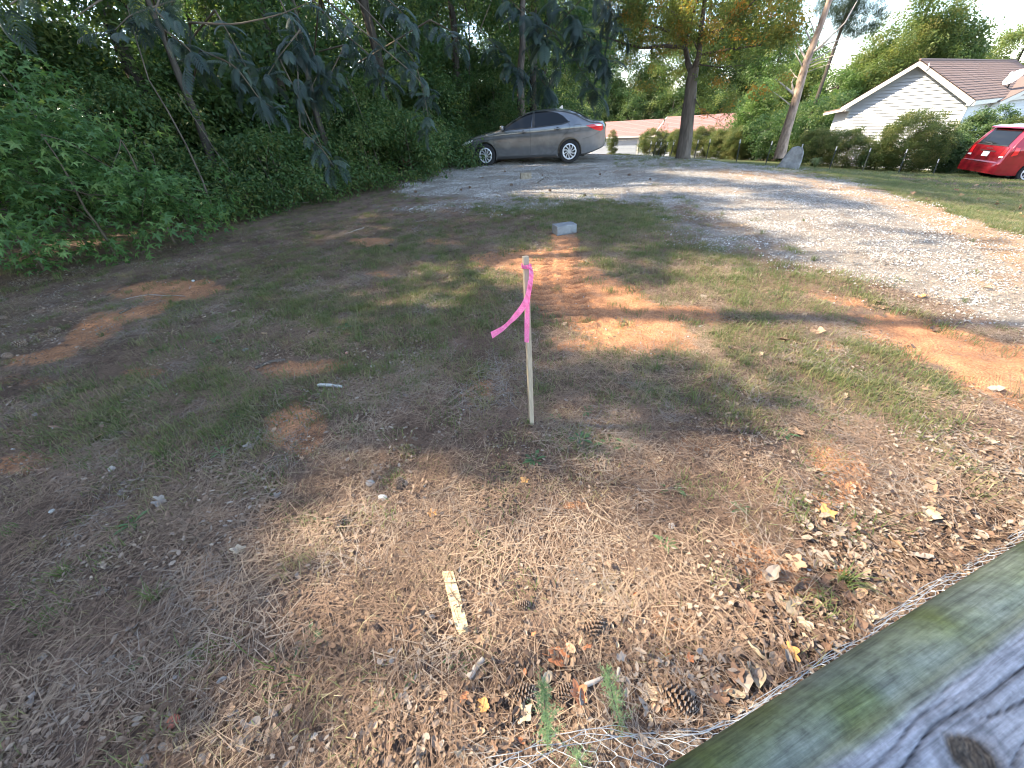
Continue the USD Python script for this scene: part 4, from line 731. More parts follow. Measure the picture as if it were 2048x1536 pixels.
for u0, u1 in ((-.02, .08), (Lm - .06, Lm + .04)):
    for ya, yb in ((-.5, 3.4), (7.4, 3.4)):
        du = -.25 if u0 > 1 else .1
        p = fr(np.array([(u0, ya, -.90), (u1, ya, -.90), (u1 + du, yb, .51), (u0 + du, yb, .51), (u0, ya, -.74), (u1, ya, -.74), (u1 + du, yb, .665), (u0 + du, yb, .665)]))
        put('rake_board', (p, np.array([[0, 1, 2, 3], [4, 7, 6, 5], [0, 4, 5, 1], [2, 6, 7, 3], [0, 3, 7, 4], [1, 5, 6, 2]])), 'white_trim', h)
put('gable_wall', (fr(np.array([(.36, 0, -.82), (.36, 7, -.82), (.36, 3.4, .5)])), np.array([[0, 1, 2]])), 'siding', h)
put('doorway', lbox(fr, (1.75, -.05, g0), (2.55, -.03, -1.62)), 'dark_void', h); put('wall_panel', lbox(fr, (.9, -.06, -1.5), (2.7, -.045, -.98)), 'siding', h)
g = thing('garage', 'white garage with wide white door and lower red roof, left of the long red roof', 'garage')
G0, G1, gw = -10.8, .25, 2.2
put('wall', lbox(fr, (G0, gw, g0), (G1, gw + 6, -1.12)), 'garage_door', g)
u0, u1 = -8.3, -2.6; 
put('door_frame', lbox(fr, (u0 - .18, gw - .05, g0), (u1 + .18, gw - .02, -1.42)), 'white_trim', g)
for i in range(4):
    z0, z1 = g0 + (i * .46), g0 + (i + 1) * .46 - .012; p = put('door_panel', lbox(fr, (u0, gw - .075, z0), (u1, gw - .052, z1)), 'garage_door', g)
    for k in range(4): put('raised_field', lbox(fr, (u0 + .12 + k * 1.42, gw - .082, z0 + .08), (u0 + 1.3 + k * 1.42, gw - .074, z1 - .08)), 'garage_door', p)
put('door_handle', lbox(fr, ((u0 + u1) / 2 - .05, gw - .11, g0 + .9), ((u0 + u1) / 2 + .05, gw - .08, g0 + 1.06)), 'dark_void', g)
put('eave_board', lbox(fr, (G0 - .3, gw - .5, -1.18), (G1 - .05, gw - .46, -1.02)), 'white_trim', g)
put('roof_shingles', courses(fr, (G0 - .3, gw - .5, -1.03), (G1 - .02, gw - .5, -1.03), (G1 - .02, gw + 3, .42), (G0 - .3, gw + 3, .42), 12, 26, seed=8), 'roof_red', g, kind='stuff')
put('roof_shingles', courses(fr, (G1 - .02, gw + 6.5, -1.03), (G0 - .3, gw + 6.5, -1.03), (G0 - .3, gw + 3, .42), (G1 - .02, gw + 3, .42), 6, 12, seed=9), 'roof_red', g, kind='stuff')
# ------------------------------------------------------------------ hedges and yard shrubs
def shrub(name, label, px, py, D, H, w, kind, n, seed, group=None, scale=(.8, 1.3), d2=.8, stem='twig', cat='shrub'):
    p = far(px, py, D); x, y = p[0], p[1]; z = min(float(land(x, y)), p[2] + .3)
    return tree(name, label, x, y, H, .03, [((0, 0, H * .5), (w, w * d2, H * .5)), ((-w * .3, -.1, H * .62), (w * .6, w * .6, H * .36)), ((w * .35, -.15, H * .4), (w * .65, w * .6, H * .38))], [f'{kind}_0', f'{kind}_1'], n, seed, stem, group, limbs=9, category=cat, lump=2.2, keep=.8, scale=scale, carve=False, floor=.0, shell=.55, base=z)
Gh = 'hedge bushes in front of the red roofed house'
shrub('hedge_bush', 'round yellow green hedge bush beside the garage door', 1305, 316, 47, 2.5, 1.7, 'hedge', 620, 700, Gh, (1.1, 1.7))
shrub('hedge_bush', 'hedge bush directly left of the drive tree trunk', 1350, 318, 44, 2.3, 1.0, 'hedge', 360, 701, Gh, (1.1, 1.7))
shrub('hedge_bush', 'hedge bush directly right of the drive tree trunk', 1402, 318, 43, 2.5, 1.5, 'hedge', 560, 702, Gh, (1.1, 1.7))
shrub('hedge_bush', 'middle hedge bush under the long red roof', 1440, 320, 42, 2.3, 1.4, 'hedge', 520, 703, Gh, (1.1, 1.7))
shrub('hedge_bush', 'reddish hedge bush under the right end of the long red roof', 1472, 320, 41, 2.5, 1.4, 'hedge', 520, 704, Gh, (1.1, 1.7))
shrub('garage_cedar', 'narrow dark conifer right behind the car boot', 1222, 318, 46, 2.2, .55, 'juniperb' if False else 'hedge', 200, 705, None, (.9, 1.3))
Gw = 'bushes along the white house'
shrub('house_bush', 'dark brown bush left of the white gable wall', 1622, 338, 27, 1.7, 1.1, 'hedge', 420, 710, Gw)
shrub('house_bush', 'dark bush at the left corner of the white gable', 1682, 340, 26.5, 1.65, 1.25, 'hedge', 460, 711, Gw)
shrub('house_bush', 'tall spreading bush in the middle of the white gable', 1800, 346, 25.6, 2.3, 1.45, 'hedge', 760, 712, Gw, (.8, 1.4))
shrub('house_bush', 'bright broad-leaved bush left of the red van', 1866, 350, 27.5, 1.6, 1.0, 'shrub', 330, 713, Gw)
shrub('house_bush', 'tall broad-leaved bush against the eave corner behind the red van', 1925, 345, 29, 2.6, 1.1, 'shrub', 430, 714, Gw)
shrub('house_bush', 'brownish bush behind the roof of the red van', 2015, 330, 29, 2.3, 1.2, 'hedge', 420, 715, Gw)
shrub('house_bush', 'bush hidden low between the fence posts and the wall', 1745, 345, 26.2, 1.0, .8, 'shrub', 160, 716, Gw)
# strappy clump by the boulder
q = G(1628, 338); b = MB(); r_ = np.random.default_rng(720)
for k in range(90):
    a = r_.uniform(0, 7); H = r_.uniform(.25, .48); o = r_.uniform(.1, .38); b.add(*strip([(q[0], q[1], q[2] - .02), (q[0] + o * .5 * math.cos(a), q[1] + o * .5 * math.sin(a), q[2] + H), (q[0] + o * math.cos(a), q[1] + o * math.sin(a), q[2] + H * .7)], [.02, .018, .004]))
put('lily_clump', b.get(), 'shrub_green', label='pale strappy leaved clump right of the standing stone', category='plant')
# ------------------------------------------------------------------ standing stone, fence posts
plain('granite', (.23, .23, .225), .9, spec=.2, var=.35, scale=7, bump=.01, detail=8)
q = far(1574, 338, 15.6); q[2] = float(land(q[0], q[1]))
ow, oh = .30, .62
out = np.array([(-.32, 0), (.30, 0), (.30, .40), (.25, .52), (.12, .585), (-.02, .56), (-.14, .36), (-.24, .12)])
m = trimesh.creation.extrude_polygon(Polygon(out), .2, engine='earcut'); m = trimesh.Trimesh(*trimesh.remesh.subdivide_to_size(m.vertices, m.faces, .05)); m.merge_vertices(); m = trimesh.smoothing.filter_laplacian(m, iterations=4)
v = np.array(m.vertices); v = np.stack([v[:, 0], v[:, 2], v[:, 1]], 1); v += (meshkit.fbm(v * 5, 4, 3)[:, None] - .5) * .06; a = math.radians(-30)
put('standing_stone', (v @ rotz(a).T + q + [0, 0, -.03], m.faces[:, ::-1]), 'granite', smooth=40, label='grey upright stone with rounded shoulder at the drive edge', category='boulder')
plain('post_green', (.055, .065, .055), .7, metal=.3, var=.3, scale=30); plain('post_white', (.45, .45, .44), .5, var=.05)
posts = [((1303, 283), (1296, 318), 27, 'fence post second from the left, in front of the hedge bush'), ((1313, 284), (1305, 318), 26.5, 'fence post in front of the hedge, left of the dark doorway'), ((1323, 284), (1314, 319), 26, 'fence post at the left of the dark doorway'), ((1336, 284), (1325, 320), 25.5, 'fence post in front of the dark doorway'), ((1348, 284), (1339, 321), 25, 'fence post left of the drive tree trunk'), ((1372, 280), (1360, 322), 24, 'fence post behind the drive tree trunk'), ((1384, 280), (1374, 323), 23.5, 'fence post touching the right side of the drive tree trunk'),
         ((1397, 280), (1386, 325), 23, 'first fence post right of the drive tree'), ((1421, 278), (1410, 327), 22.2, 'second fence post right of the drive tree'), ((1481, 279), (1471, 331), 21, 'third fence post right of the drive tree, on the bright lawn'), ((1545, 282), (1529, 336), 20.5, 'fence post just left of the leaning pine'), ((1606, 288), (1592, 339), 22, 'fence post just right of the standing stone'), ((1674, 293), (1657, 342), 22.5, 'second fence post right of the standing stone'), ((1742, 296), (1724, 344), 23, 'fence post at the left edge of the tall gable bush'), ((1815, 298), (1796, 347), 23.4, 'fence post in front of the tall gable bush'), ((1878, 318), (1866, 349), 23.8, 'low fence post left of the red van')]
for (tx, ty), (bx, by), D, what in posts:
    B, T = far(bx, by, D), far(tx, ty, D); B[2] = min(B[2], float(land(B[0], B[1])))
    t = thing('fence_post', 'steel ' + what, 'fence post', group='steel fence posts of the wire fence')
    u = (T - B) / np.linalg.norm(T - B); L = np.linalg.norm(T - B); s0 = B - u * .12; s1 = B + u * (L - .13)
    b = MB(); b.add(*tube([s0, s1], .021, 4)); b.add(*tube([s0 + [.0, -.02, 0], s1 + [0, -.02, 0]], .010, 4))
    for k in range(7): b.add(*tube([B + u * (L * (k + .7) / 8) + [-.012, -.03, 0], B + u * (L * (k + .7) / 8) + [.012, -.03, 0]], .010, 4))
    put('post', b.get(), 'post_green', t); put('tip', tube([s1, T], .024, 4), 'post_white', t)
# ------------------------------------------------------------------ concrete blocks
plain('concrete_pale', (.17, .18, .185), .9, spec=.2, var=.25, scale=14, bump=.004, detail=8); plain('concrete_brown', (.22, .185, .14), .92, spec=.15, var=.35, scale=18, bump=.004)
def block(name, label, px, py, size, az, m, cat='block'):
    q = G(px, py); b = manifold_box(size, .012); v, f, n = meshkit.arrays(b); v = v + (meshkit.fbm(v * 26, 4, 2)[:, None] - .5) * .014
    t = rotz(math.radians(az)); z = float(surf(q[0], q[1]))
    return put(name, (v @ t.T + [q[0], q[1] + size[1] * .4, z + size[2] * .46], f), m, smooth=30, label=label, category=cat)
def manifold_box(size, r):
    import manifold3d as m3
    s = m3.Manifold.cube([a - 2 * r for a in size], True); pts = np.array([[x * (size[0] / 2 - r), y * (size[1] / 2 - r), z * (size[2] / 2 - r)] for x in (-1, 1) for y in (-1, 1) for z in (-1, 1)])
    return m3.Manifold.batch_hull([m3.Manifold.sphere(r, 12).translate(list(map(float, p))) for p in pts]).refine_to_length(.03)
block('concrete_block', 'pale blue grey concrete block lying in the grass above the tread marks', 1130, 470, (.32, .22, .14), 14, 'concrete_pale')
block('stone_block', 'small brownish block lying on the gravel in front of the grey car', 1052, 358, (.29, .15, .16), 2, 'concrete_brown')
# ------------------------------------------------------------------ survey stake and its ribbon
plain('stake_wood', (.30, .25, .185), .85, spec=.2, var=.3, scale=22, stretch=(14, 14, .7), bump=.002); plain('weathered_lath', (.50, .40, .24), .85, spec=.2, var=.28, scale=16, stretch=(1, 14, 14), bump=.002)
q = G(1063, 849); z = float(surf(q[0], q[1])); top = ray(1051, 513); top = EYE + top * (q[1] / top[1])
Lk = top[2] - z; m = trimesh.creation.box((.025, .025, Lk + .12)); m = trimesh.Trimesh(*trimesh.remesh.subdivide_to_size(m.vertices, m.faces, .2)); v = np.array(m.vertices); v[:, 2] += Lk / 2 - .06
sh = np.array([(top[0] - q[0]) / Lk, (top[1] - q[1]) / Lk]); v = v @ rotz(math.radians(14)).T; v[:, :2] += v[:, 2:] * sh
t = thing('survey_stake', 'square wooden survey stake with a pink ribbon tied near its top', 'stake', (q[0], q[1], z)); put('stake', (v, m.faces), 'stake_wood', t)
mat('pink_ribbon', {'tc': ('texture_coordinate', {}), 'n': ('noise_texture', {'scale': 70., 'detail': 4, 'distortion': 1.5}), 'r': ('rgb_ramp', {'ramp': [(.3, (.74, .17, .38)), (.55, (.87, .27, .50)), (.75, (.90, .42, .60))]}), 'b': ('bump', {'strength': .9, 'distance': .004}), 'p': ('principled_bsdf', {'roughness': .32, 'specular_ior_level': .5}), 't': ('translucent_bsdf', {'color': (.9, .2, .5)}), 'm': ('mix_closure', {'fac': .35})}, [('tc.object', 'n.vector'), ('n.fac', 'r.fac'), ('r.color', 'p.base_color'), ('n.fac', 'b.height'), ('b.normal', 'p.normal'), ('p.BSDF', 'm.closure1'), ('t.BSDF', 'm.closure2')], 'm.closure')
rb = thing('pink_ribbon', 'pink plastic flagging ribbon tied to the stake with two fluttering tails', 'ribbon')
def at_y(px, py, Y): d = ray(px, py); return EYE + d * (Y / d[1])
def ribbon(name, pairs, Y, bulge=.0):
    n = 6 * (len(pairs) - 1) + 1; u = np.linspace(0, len(pairs) - 1, n); P = np.array(pairs, float); k = np.arange(len(pairs))
    from scipy.interpolate import PchipInterpolator
    I = PchipInterpolator(k, P)(u); v = []
    for i, (a, b, c, d, dy) in enumerate(I):
        A, B = at_y(a, b, Y + dy), at_y(c, d, Y + dy + .006); v += [A, (A + B) / 2 + [0, -.005 * math.sin(i * 1.3) - .002 * math.sin(i * 3.7), 0], B]
    f = [[i * 3 + j, i * 3 + j + 1, i * 3 + j + 4, i * 3 + j + 3] for i in range(n - 1) for j in range(2)]
    put(name, (np.array(v), np.array(f)), 'pink_ribbon', rb, smooth=True)
Y = q[1]
ring = [(px, py) for px, py in ((1044.5, 532), (1051, 534), (1058.5, 531))]
ribbon('knot', [(1043.5, 528, 1043.5, 536, -.028), (1048, 531, 1048, 538, -.030), (1054, 530, 1055, 538, -.032), (1060, 528, 1062, 539, -.030), (1063, 531, 1062, 541, -.02)], Y)
ribbon('loop', [(1043.5, 528, 1043.5, 536, -.028), (1042.5, 527, 1042.5, 535, -.0), (1046, 526, 1046, 533, .022), (1056, 526, 1056, 533, .024), (1063, 529, 1063, 538, .0), (1063, 531, 1062, 541, -.02)], Y)
ribbon('tail', [(1057, 533, 1063, 533, -.034), (1058, 548, 1067, 550, -.04), (1057, 568, 1065, 570, -.04), (1055, 590, 1061, 592, -.036), (1052, 612, 1059, 613, -.034), (1049, 645, 1059, 646, -.032), (1049, 684, 1058, 685, -.034)], Y)
ribbon('tail', [(1056, 560, 1064, 566, -.042), (1052, 585, 1060, 592, -.046), (1044, 605, 1053, 613, -.05), (1028, 627, 1037, 634, -.055), (1014, 644, 1019, 650, -.06), (1004, 652, 1010, 659, -.065), (981, 664, 985, 677, -.075)], Y)
# ------------------------------------------------------------------ vehicles
import manifold3d as m3
def paint(name, c, metal=.5):
    mat(name, {'tc': ('texture_coordinate', {}), 'n': ('noise_texture', {'scale': 3.0, 'detail': 5}), 'r': ('rgb_ramp', {'ramp': [(.35, tuple(np.array(c) * .88)), (.65, tuple(np.array(c) * 1.06))]}), 'r2': ('rgb_ramp', {'ramp': [(.3, (.14, .14, .14)), (.7, (.24, .24, .24))]}), 'p': ('principled_bsdf', {'metallic': metal, 'coat_weight': 1.0, 'coat_roughness': .04})}, [('tc.object', 'n.vector'), ('n.fac', 'r.fac'), ('n.fac', 'r2.fac'), ('r.color', 'p.base_color'), ('r2.color', 'p.roughness')])
paint('car_grey', (.150, .150, .152), .6); paint('van_red', (.20, .008, .016), .35)
mat('auto_glass', {'p': ('principled_bsdf', {'base_color': (.008, .009, .010), 'roughness': .03, 'specular_ior_level': .28})})
mat('black_plastic', {'p': ('principled_bsdf', {'base_color': (.018, .018, .019), 'roughness': .5})})
plain('tyre_rubber', (.022, .022, .023), .85, spec=.3, var=.25, scale=20)
mat('alloy', {'p': ('principled_bsdf', {'base_color': (.68, .69, .72), 'metallic': .55, 'roughness': .3})})
mat('tail_red', {'p': ('principled_bsdf', {'base_color': (.55, .015, .02), 'roughness': .12, 'coat_weight': 1.0})}); mat('lamp_clear', {'p': ('principled_bsdf', {'base_color': (.75, .72, .72), 'roughness': .1, 'coat_weight': 1.0})})
mat('plate_white', {'p': ('principled_bsdf', {'base_color': (.72, .74, .76), 'roughness': .4})}); mat('chrome', {'p': ('principled_bsdf', {'base_color': (.7, .7, .72), 'metallic': 1.0, 'roughness': .15})})
class Shell:
    """a car body swept from profile curves: zt top, zb sill, wp half width, belt line"""
    def __init__(s, zt, zb, wp, belt, lean, crown, tuck=.13, rp=2.7):
        I = lambda t: (lambda x, a=np.array(t, float): np.interp(x, a[:, 0], a[:, 1]))
        from scipy.interpolate import PchipInterpolator as PI
        s.zt, s.zb, s.wp, s.belt, s.cr = (PI(*np.array(t, float).T) for t in (zt, zb, wp, belt, crown)); s.lean, s.tuck, s.rp = lean, tuck, rp; s.x0, s.x1 = zt[0][0], zt[-1][0]
    def side(s, x, z):
        w = s.wp(x); bl = s.belt(x); return w - np.clip(z - bl, 0, None) * s.lean - np.clip(.50 - z, 0, None) ** 1.4 * s.tuck + .012 * np.exp(-((z - bl + .08) / .05) ** 2)
    def y(s, x, z):
        t = s.zt(x); zs = t - np.minimum(s.cr(x), (t - s.zb(x)) * .6); u = np.clip((z - zs) / (t - zs), 0, 1); return s.side(x, z) * (1 - u ** s.rp) ** (1 / s.rp)
    def top(s, x, y):
        t = s.zt(x); zs = t - np.minimum(s.cr(x), (t - s.zb(x)) * .6); W = s.side(x, zs); u = np.clip(np.abs(y) / W, 0, .999); return zs + (t - zs) * (1 - u ** s.rp) ** (1 / s.rp)
    def mesh(s, nx=90, nz=34):
        e = (1 - np.cos(np.linspace(0, np.pi, nx))) / 2; xs = s.x0 + (s.x1 - s.x0) * (.5 * e + .5 * np.linspace(0, 1, nx)); rows = []
        for x in xs:
            b, t = float(s.zb(x)), float(s.zt(x)); u = np.linspace(0, 1, nz); u = 1 - (1 - u) ** 1.8; z = b + (t - b) * u; y = s.y(np.full(nz, x), z); y[-1] = 0
            rows.append(np.vstack([np.stack([np.full(nz, x), y, z], 1), np.stack([np.full(nz - 1, x), -y[:-1], z[:-1]], 1)[::-1]]))
        k = 2 * nz - 1; v = np.vstack(rows); f = []
        for i in range(nx - 1):
            for j in range(k): a, b_, c, d = i * k + j, i * k + (j + 1) % k, (i + 1) * k + (j + 1) % k, (i + 1) * k + j; f += [[a, b_, c], [a, c, d]]
        n = len(v); v = np.vstack([v, rows[0].mean(0), rows[-1].mean(0)])
        f += [[n, (j + 1) % k, j] for j in range(k)] + [[n + 1, (nx - 1) * k + j, (nx - 1) * k + (j + 1) % k] for j in range(k)]
        m = trimesh.Trimesh(v, f); m.merge_vertices(); m.fix_normals(); return m
    def patch(s, poly, sgn, off=.006):
        P = (Polygon(poly) if isinstance(poly, (list, np.ndarray)) else poly).buffer(0); v2, f = trimesh.creation.triangulate_polygon(P, engine='earcut'); v3, f = trimesh.remesh.subdivide_to_size(np.c_[v2, np.zeros(len(v2))], f, .06)
        x, z = v3[:, 0], v3[:, 1]; y = s.y(x, z) + off; return np.stack([x, sgn * y, z], 1), (f if sgn < 0 else f[:, ::-1])
    def back(s, poly, off=.008, x_in=None, front=False):
        """a patch on the tail (or nose), given in (y, z)"""
        P = Polygon(poly) if isinstance(poly, list) else poly; v2, f = trimesh.creation.triangulate_polygon(P, engine='earcut'); v3, f = trimesh.remesh.subdivide_to_size(np.c_[v2, np.zeros(len(v2))], f, .06); y, z = v3[:, 0], v3[:, 1]
        lo, hi = np.full(len(y), s.x1 if front else s.x0), np.full(len(y), x_in)
        for k in range(40):
            m = (lo + hi) / 2; ins = s.top(m, y) > z; hi, lo = np.where(ins, m, hi), np.where(ins, lo, m)
        return np.stack([hi + (off if front else -off), y, z + off * .4], 1), (f[:, ::-1])
def line_poly(pts, w):
    return shapely.LineString(pts).buffer(w / 2, cap_style=2, join_style=1)
def wheel(parent, x, y, r, sgn, spokes, width=.2):
    b = trimesh.creation.revolve([(r * .60, -width / 2), (r * .9, -width / 2), (r * .985, -width * .38), (r, 0), (r * .985, width * .38), (r * .9, width / 2), (r * .60, width / 2), (r * .60, -width / 2)], sections=40)
    R = np.array([[1, 0, 0], [0, 0, 1], [0, -1, 0.]]) if sgn > 0 else np.array([[1, 0, 0], [0, 0, -1], [0, 1, 0.]])
    w = UsdGeom.Xform.Define(stage, fresh(parent.GetPath().pathString, 'wheel')); w.AddTranslateOp().Set(Gf.Vec3d(x, y, r)); w = w.GetPrim()
    place = lambda m: (np.asarray(m.vertices) @ R.T, m.faces)
    put('tyre', place(b), 'tyre_rubber', w, smooth=35)
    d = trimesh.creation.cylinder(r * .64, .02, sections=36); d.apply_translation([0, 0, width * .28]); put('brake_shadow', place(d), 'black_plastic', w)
    ring = trimesh.creation.revolve([(r * .56, width * .36), (r * .66, width * .42), (r * .67, width * .50), (r * .62, width * .52), (r * .57, width * .47), (r * .56, width * .36)], sections=40)
    mb = MB().tm(ring); hub = trimesh.creation.cylinder(r * .15, .03, sections=20); hub.apply_translation([0, 0, width * .45]); mb.tm(hub)
    for k in range(spokes):
        a0 = 2 * np.pi * k / spokes
        for da, sw in ((0, .42), (.13, .20)):
            q0, q1 = r * .10, r * .60; pa = [np.array([q0 * math.cos(a0), q0 * math.sin(a0)]), np.array([r * .36 * math.cos(a0 + sw * .4 + da), r * .36 * math.sin(a0 + sw * .4 + da)]), np.array([q1 * math.cos(a0 + sw + da), q1 * math.sin(a0 + sw + da)])]
            P = shapely.LineString(pa).buffer(r * .038, cap_style=2); e = trimesh.creation.extrude_polygon(P, .022, engine='earcut'); e.apply_translation([0, 0, width * .42]); mb.tm(e)
    m = trimesh.Trimesh(*mb.get(), process=False); put('rim', place(m), 'alloy', w, smooth=30)
def cut_arches(m, wheels, r, depth, W):
    b = m3.Manifold(m3.Mesh(np.asarray(m.vertices, np.float32), np.asarray(m.faces, np.uint32)))
    for x, z in wheels:
        for s in (-1, 1):
            c = m3.Manifold.cylinder(depth, r, r, 48, True).rotate([90, 0, 0]).translate([x, s * (W - depth / 2 + .08), z]); b = b - c
    return b
# --- grey saloon, nose to the wood
F_, R_ = far(975, 331, 14.6), far(1138, 328, 14.1); hd = (F_ - R_)[:2]; hd /= np.linalg.norm(hd); lf_ = np.array([-hd[1], hd[0]])
mid = (F_[:2] + R_[:2]) / 2 - lf_ * .77; zc = (F_[2] + R_[2]) / 2
car = thing('parked_car', 'grey four door saloon parked nose first against the wood', 'car', (mid[0], mid[1], zc), math.degrees(math.atan2(hd[1], hd[0])))
S = Shell(zt=[(-2.42, .62), (-2.415, .78), (-2.39, .93), (-2.33, 1.02), (-2.26, 1.06), (-2.12, 1.085), (-1.98, 1.10), (-1.8, 1.185), (-1.5, 1.325), (-1.15, 1.42), (-.75, 1.455), (-.35, 1.45), (.0, 1.40), (.4, 1.255), (.8, 1.06), (.98, .99), (1.3, .945), (1.7, .875), (2.0, .80), (2.18, .72), (2.27, .60), (2.30, .45)],
          zb=[(-2.42, .50), (-2.36, .40), (-2.2, .33), (-1.8, .22), (-1.2, .19), (1.2, .19), (1.9, .20), (2.3, .24)],
          wp=[(-2.42, .50), (-2.40, .60), (-2.33, .70), (-2.17, .79), (-1.8, .85), (-1.3, .885), (0, .888), (1.2, .88), (1.7, .86), (2.0, .79), (2.18, .68), (2.27, .54), (2.30, .40)],
          belt=[(-2.42, 1.02), (-1.5, 1.00), (0, .955), (1.0, .92), (2.3, .75)], lean=.40, crown=[(-2.42, .05), (-2.36, .08), (-2.0, .09), (-1.7, .14), (-.5, .13), (.5, .14), (1, .10), (2, .12), (2.3, .15)])
body = cut_arches(S.mesh(), [(1.35, .33), (-1.35, .33)], .365, .32, .88)
bm = put('body', body, 'car_grey', car, smooth=32)
SG = 1
fw_ = [(.86, .975), (.50, .985), (-.17, 1.005), (-.20, 1.375), (-.02, 1.345), (.18, 1.29), (.45, 1.175), (.70, 1.06)]
rw_ = [(-.27, 1.008), (-1.10, 1.055), (-1.30, 1.10), (-1.13, 1.24), (-.95, 1.33), (-.6, 1.385), (-.26, 1.388)]
for sg in (1, -1):
    put('window', S.patch(fw_, sg), 'auto_glass', car, smooth=True); put('window', S.patch(rw_, sg), 'auto_glass', car, smooth=True)
    put('window_trim', S.patch(line_poly([(.95, .95), (.5, .972), (-.2, .992), (-1.12, 1.04), (-1.34, 1.095)], .022), sg, .010), 'black_plastic', car)
    put('pillar', S.patch([(-.19, 1.0), (-.28, 1.0), (-.27, 1.392), (-.20, 1.385)], sg, .009), 'black_plastic', car)
    put('door_gap', S.patch(line_poly([(-.13, .98), (-.15, .70), (-.14, .36), (-.1, .28)], .009), sg, .004), 'black_plastic', car)
    put('door_gap', S.patch(line_poly([(1.02, .95), (1.06, .75), (1.0, .45), (.93, .28), (.1, .265), (-.1, .265), (-.78, .28), (-.98, .45)], .009), sg, .004), 'black_plastic', car)
    put('door_gap', S.patch(line_poly([(-1.30, 1.06), (-1.36, .98), (-1.30, .86), (-1.12, .70)], .009), sg, .004), 'black_plastic', car)
    put('sill_strip', S.patch(line_poly([(.95, .235), (-.95, .235)], .05), sg, .006), 'black_plastic', car)
    for hx, hz in ((.08, .895), (-.98, .93)):
        hb = manifold_box((.21, .03, .032), .012); v, f, n = meshkit.arrays(hb); put('door_handle', (v + [hx, sg * (float(S.y(hx, hz)) + .018), hz], f), 'car_grey', car, smooth=40)
        put('handle_recess', S.patch(list(shapely.Point(hx, hz).buffer(.045).exterior.coords)[:-1], sg, .003), 'black_plastic', car)
    put('fuel_flap' if sg > 0 else 'rear_quarter_seam', S.patch(line_poly([(-1.66, .84), (-1.48, .84), (-1.47, .99), (-1.50, 1.0), (-1.66, 1.01), (-1.68, .99), (-1.66, .84)], .008), sg, .004), 'black_plastic', car)
    put('tail_lamp', S.patch([(-1.82, .965), (-2.0, .99), (-2.22, .99), (-2.31, .96), (-2.32, .84), (-2.26, .80), (-2.12, .84), (-1.95, .91)], sg, .012), 'tail_red', car, smooth=True)
    put('tail_lamp_lens', S.patch([(-2.06, .975), (-2.25, .975), (-2.30, .945), (-2.2, .93)], sg, .016), 'lamp_clear', car)
    put('bumper_seam', S.patch(line_poly([(-2.24, .80), (-2.1, .72), (-1.9, .66), (-1.74, .64)], .008), sg, .004), 'black_plastic', car)
    put('head_lamp', S.patch([(2.20, .63), (2.05, .70), (1.75, .765), (1.72, .74), (1.95, .64), (2.16, .585)], sg, .01), 'lamp_clear', car, smooth=True)
    mb = manifold_box((.11, .19, .13), .035); v, f, n = meshkit.arrays(mb); put('mirror', (v + [.73, sg * .95, 1.03], f), 'car_grey', car, smooth=50)
    for x in (1.35, -1.35): wheel(car, x, sg * .765, .32, sg, 10)
for x in (1.35, -1.35):
    c = trimesh.creation.cylinder(.34, 1.15, sections=28); c.apply_transform(trimesh.transformations.rotation_matrix(np.pi / 2, [1, 0, 0])); put('wheel_well', (c.vertices + [x, 0, .34], c.faces), 'black_plastic', car)
put('underbody', MB().box((0, 0, .22), (3.6, 1.3, .12)).get(), 'black_plastic', car)
put('windscreen', S.back([(-.60, 1.05), (.60, 1.05), (.50, 1.34), (-.50, 1.34)], .006, .0, True), 'auto_glass', car, smooth=True)
put('rear_window', S.back([(-.60, 1.14), (.60, 1.14), (.52, 1.37), (-.52, 1.37)], .006, -1.0), 'auto_glass', car, smooth=True)
fin = trimesh.creation.extrude_polygon(Polygon([(-.09, 0), (.05, 0), (-.05, .075), (-.08, .075)]), .02, engine='earcut'); v = fin.vertices; put('aerial', (np.stack([v[:, 0] - .95, v[:, 2] - .01, v[:, 1] + 1.435], 1), fin.faces), 'lamp_clear', car)
# --- red van, its tail towards the drive
PL = far(1903, 353, 24.6); hz_ = math.radians(105); hdv = np.array([math.sin(hz_), math.cos(hz_)]); rt_ = np.array([hdv[1], -hdv[0]])
o = PL[:2] + hdv * 2.55 + rt_ * .95; zv = min(float(land(o[0], o[1])), PL[2] + .05)
van = thing('red_van', 'red people carrier parked with its tail towards the drive, cut by the right edge', 'minivan', (o[0], o[1], PL[2] - .02), math.degrees(math.atan2(hdv[1], hdv[0])))
V = Shell(zt=[(-2.60, .50), (-2.58, .64), (-2.50, .70), (-2.47, .85), (-2.43, 1.08), (-2.30, 1.36), (-2.16, 1.60), (-2.05, 1.70), (-1.6, 1.75), (-.5, 1.76), (.4, 1.70), (.9, 1.50), (1.5, 1.14), (1.9, 1.02), (2.3, .86), (2.5, .6), (2.55, .45)],
          zb=[(-2.60, .32), (-2.3, .27), (0, .22), (2.55, .26)], wp=[(-2.60, .82), (-2.5, .93), (-2.3, .965), (-1.8, .985), (0, .99), (1.6, .97), (2.1, .88), (2.45, .66), (2.55, .5)],
          belt=[(-2.6, 1.08), (0, 1.05), (1.2, 1.0), (2.55, .8)], lean=.26, crown=[(-2.60, .06), (-2.3, .10), (-2.0, .12), (.5, .12), (2.5, .15)], rp=4.0)
put('body', cut_arches(V.mesh(), [(1.55, .35), (-1.52, .35)], .39, .34, .985), 'van_red', van, smooth=32)
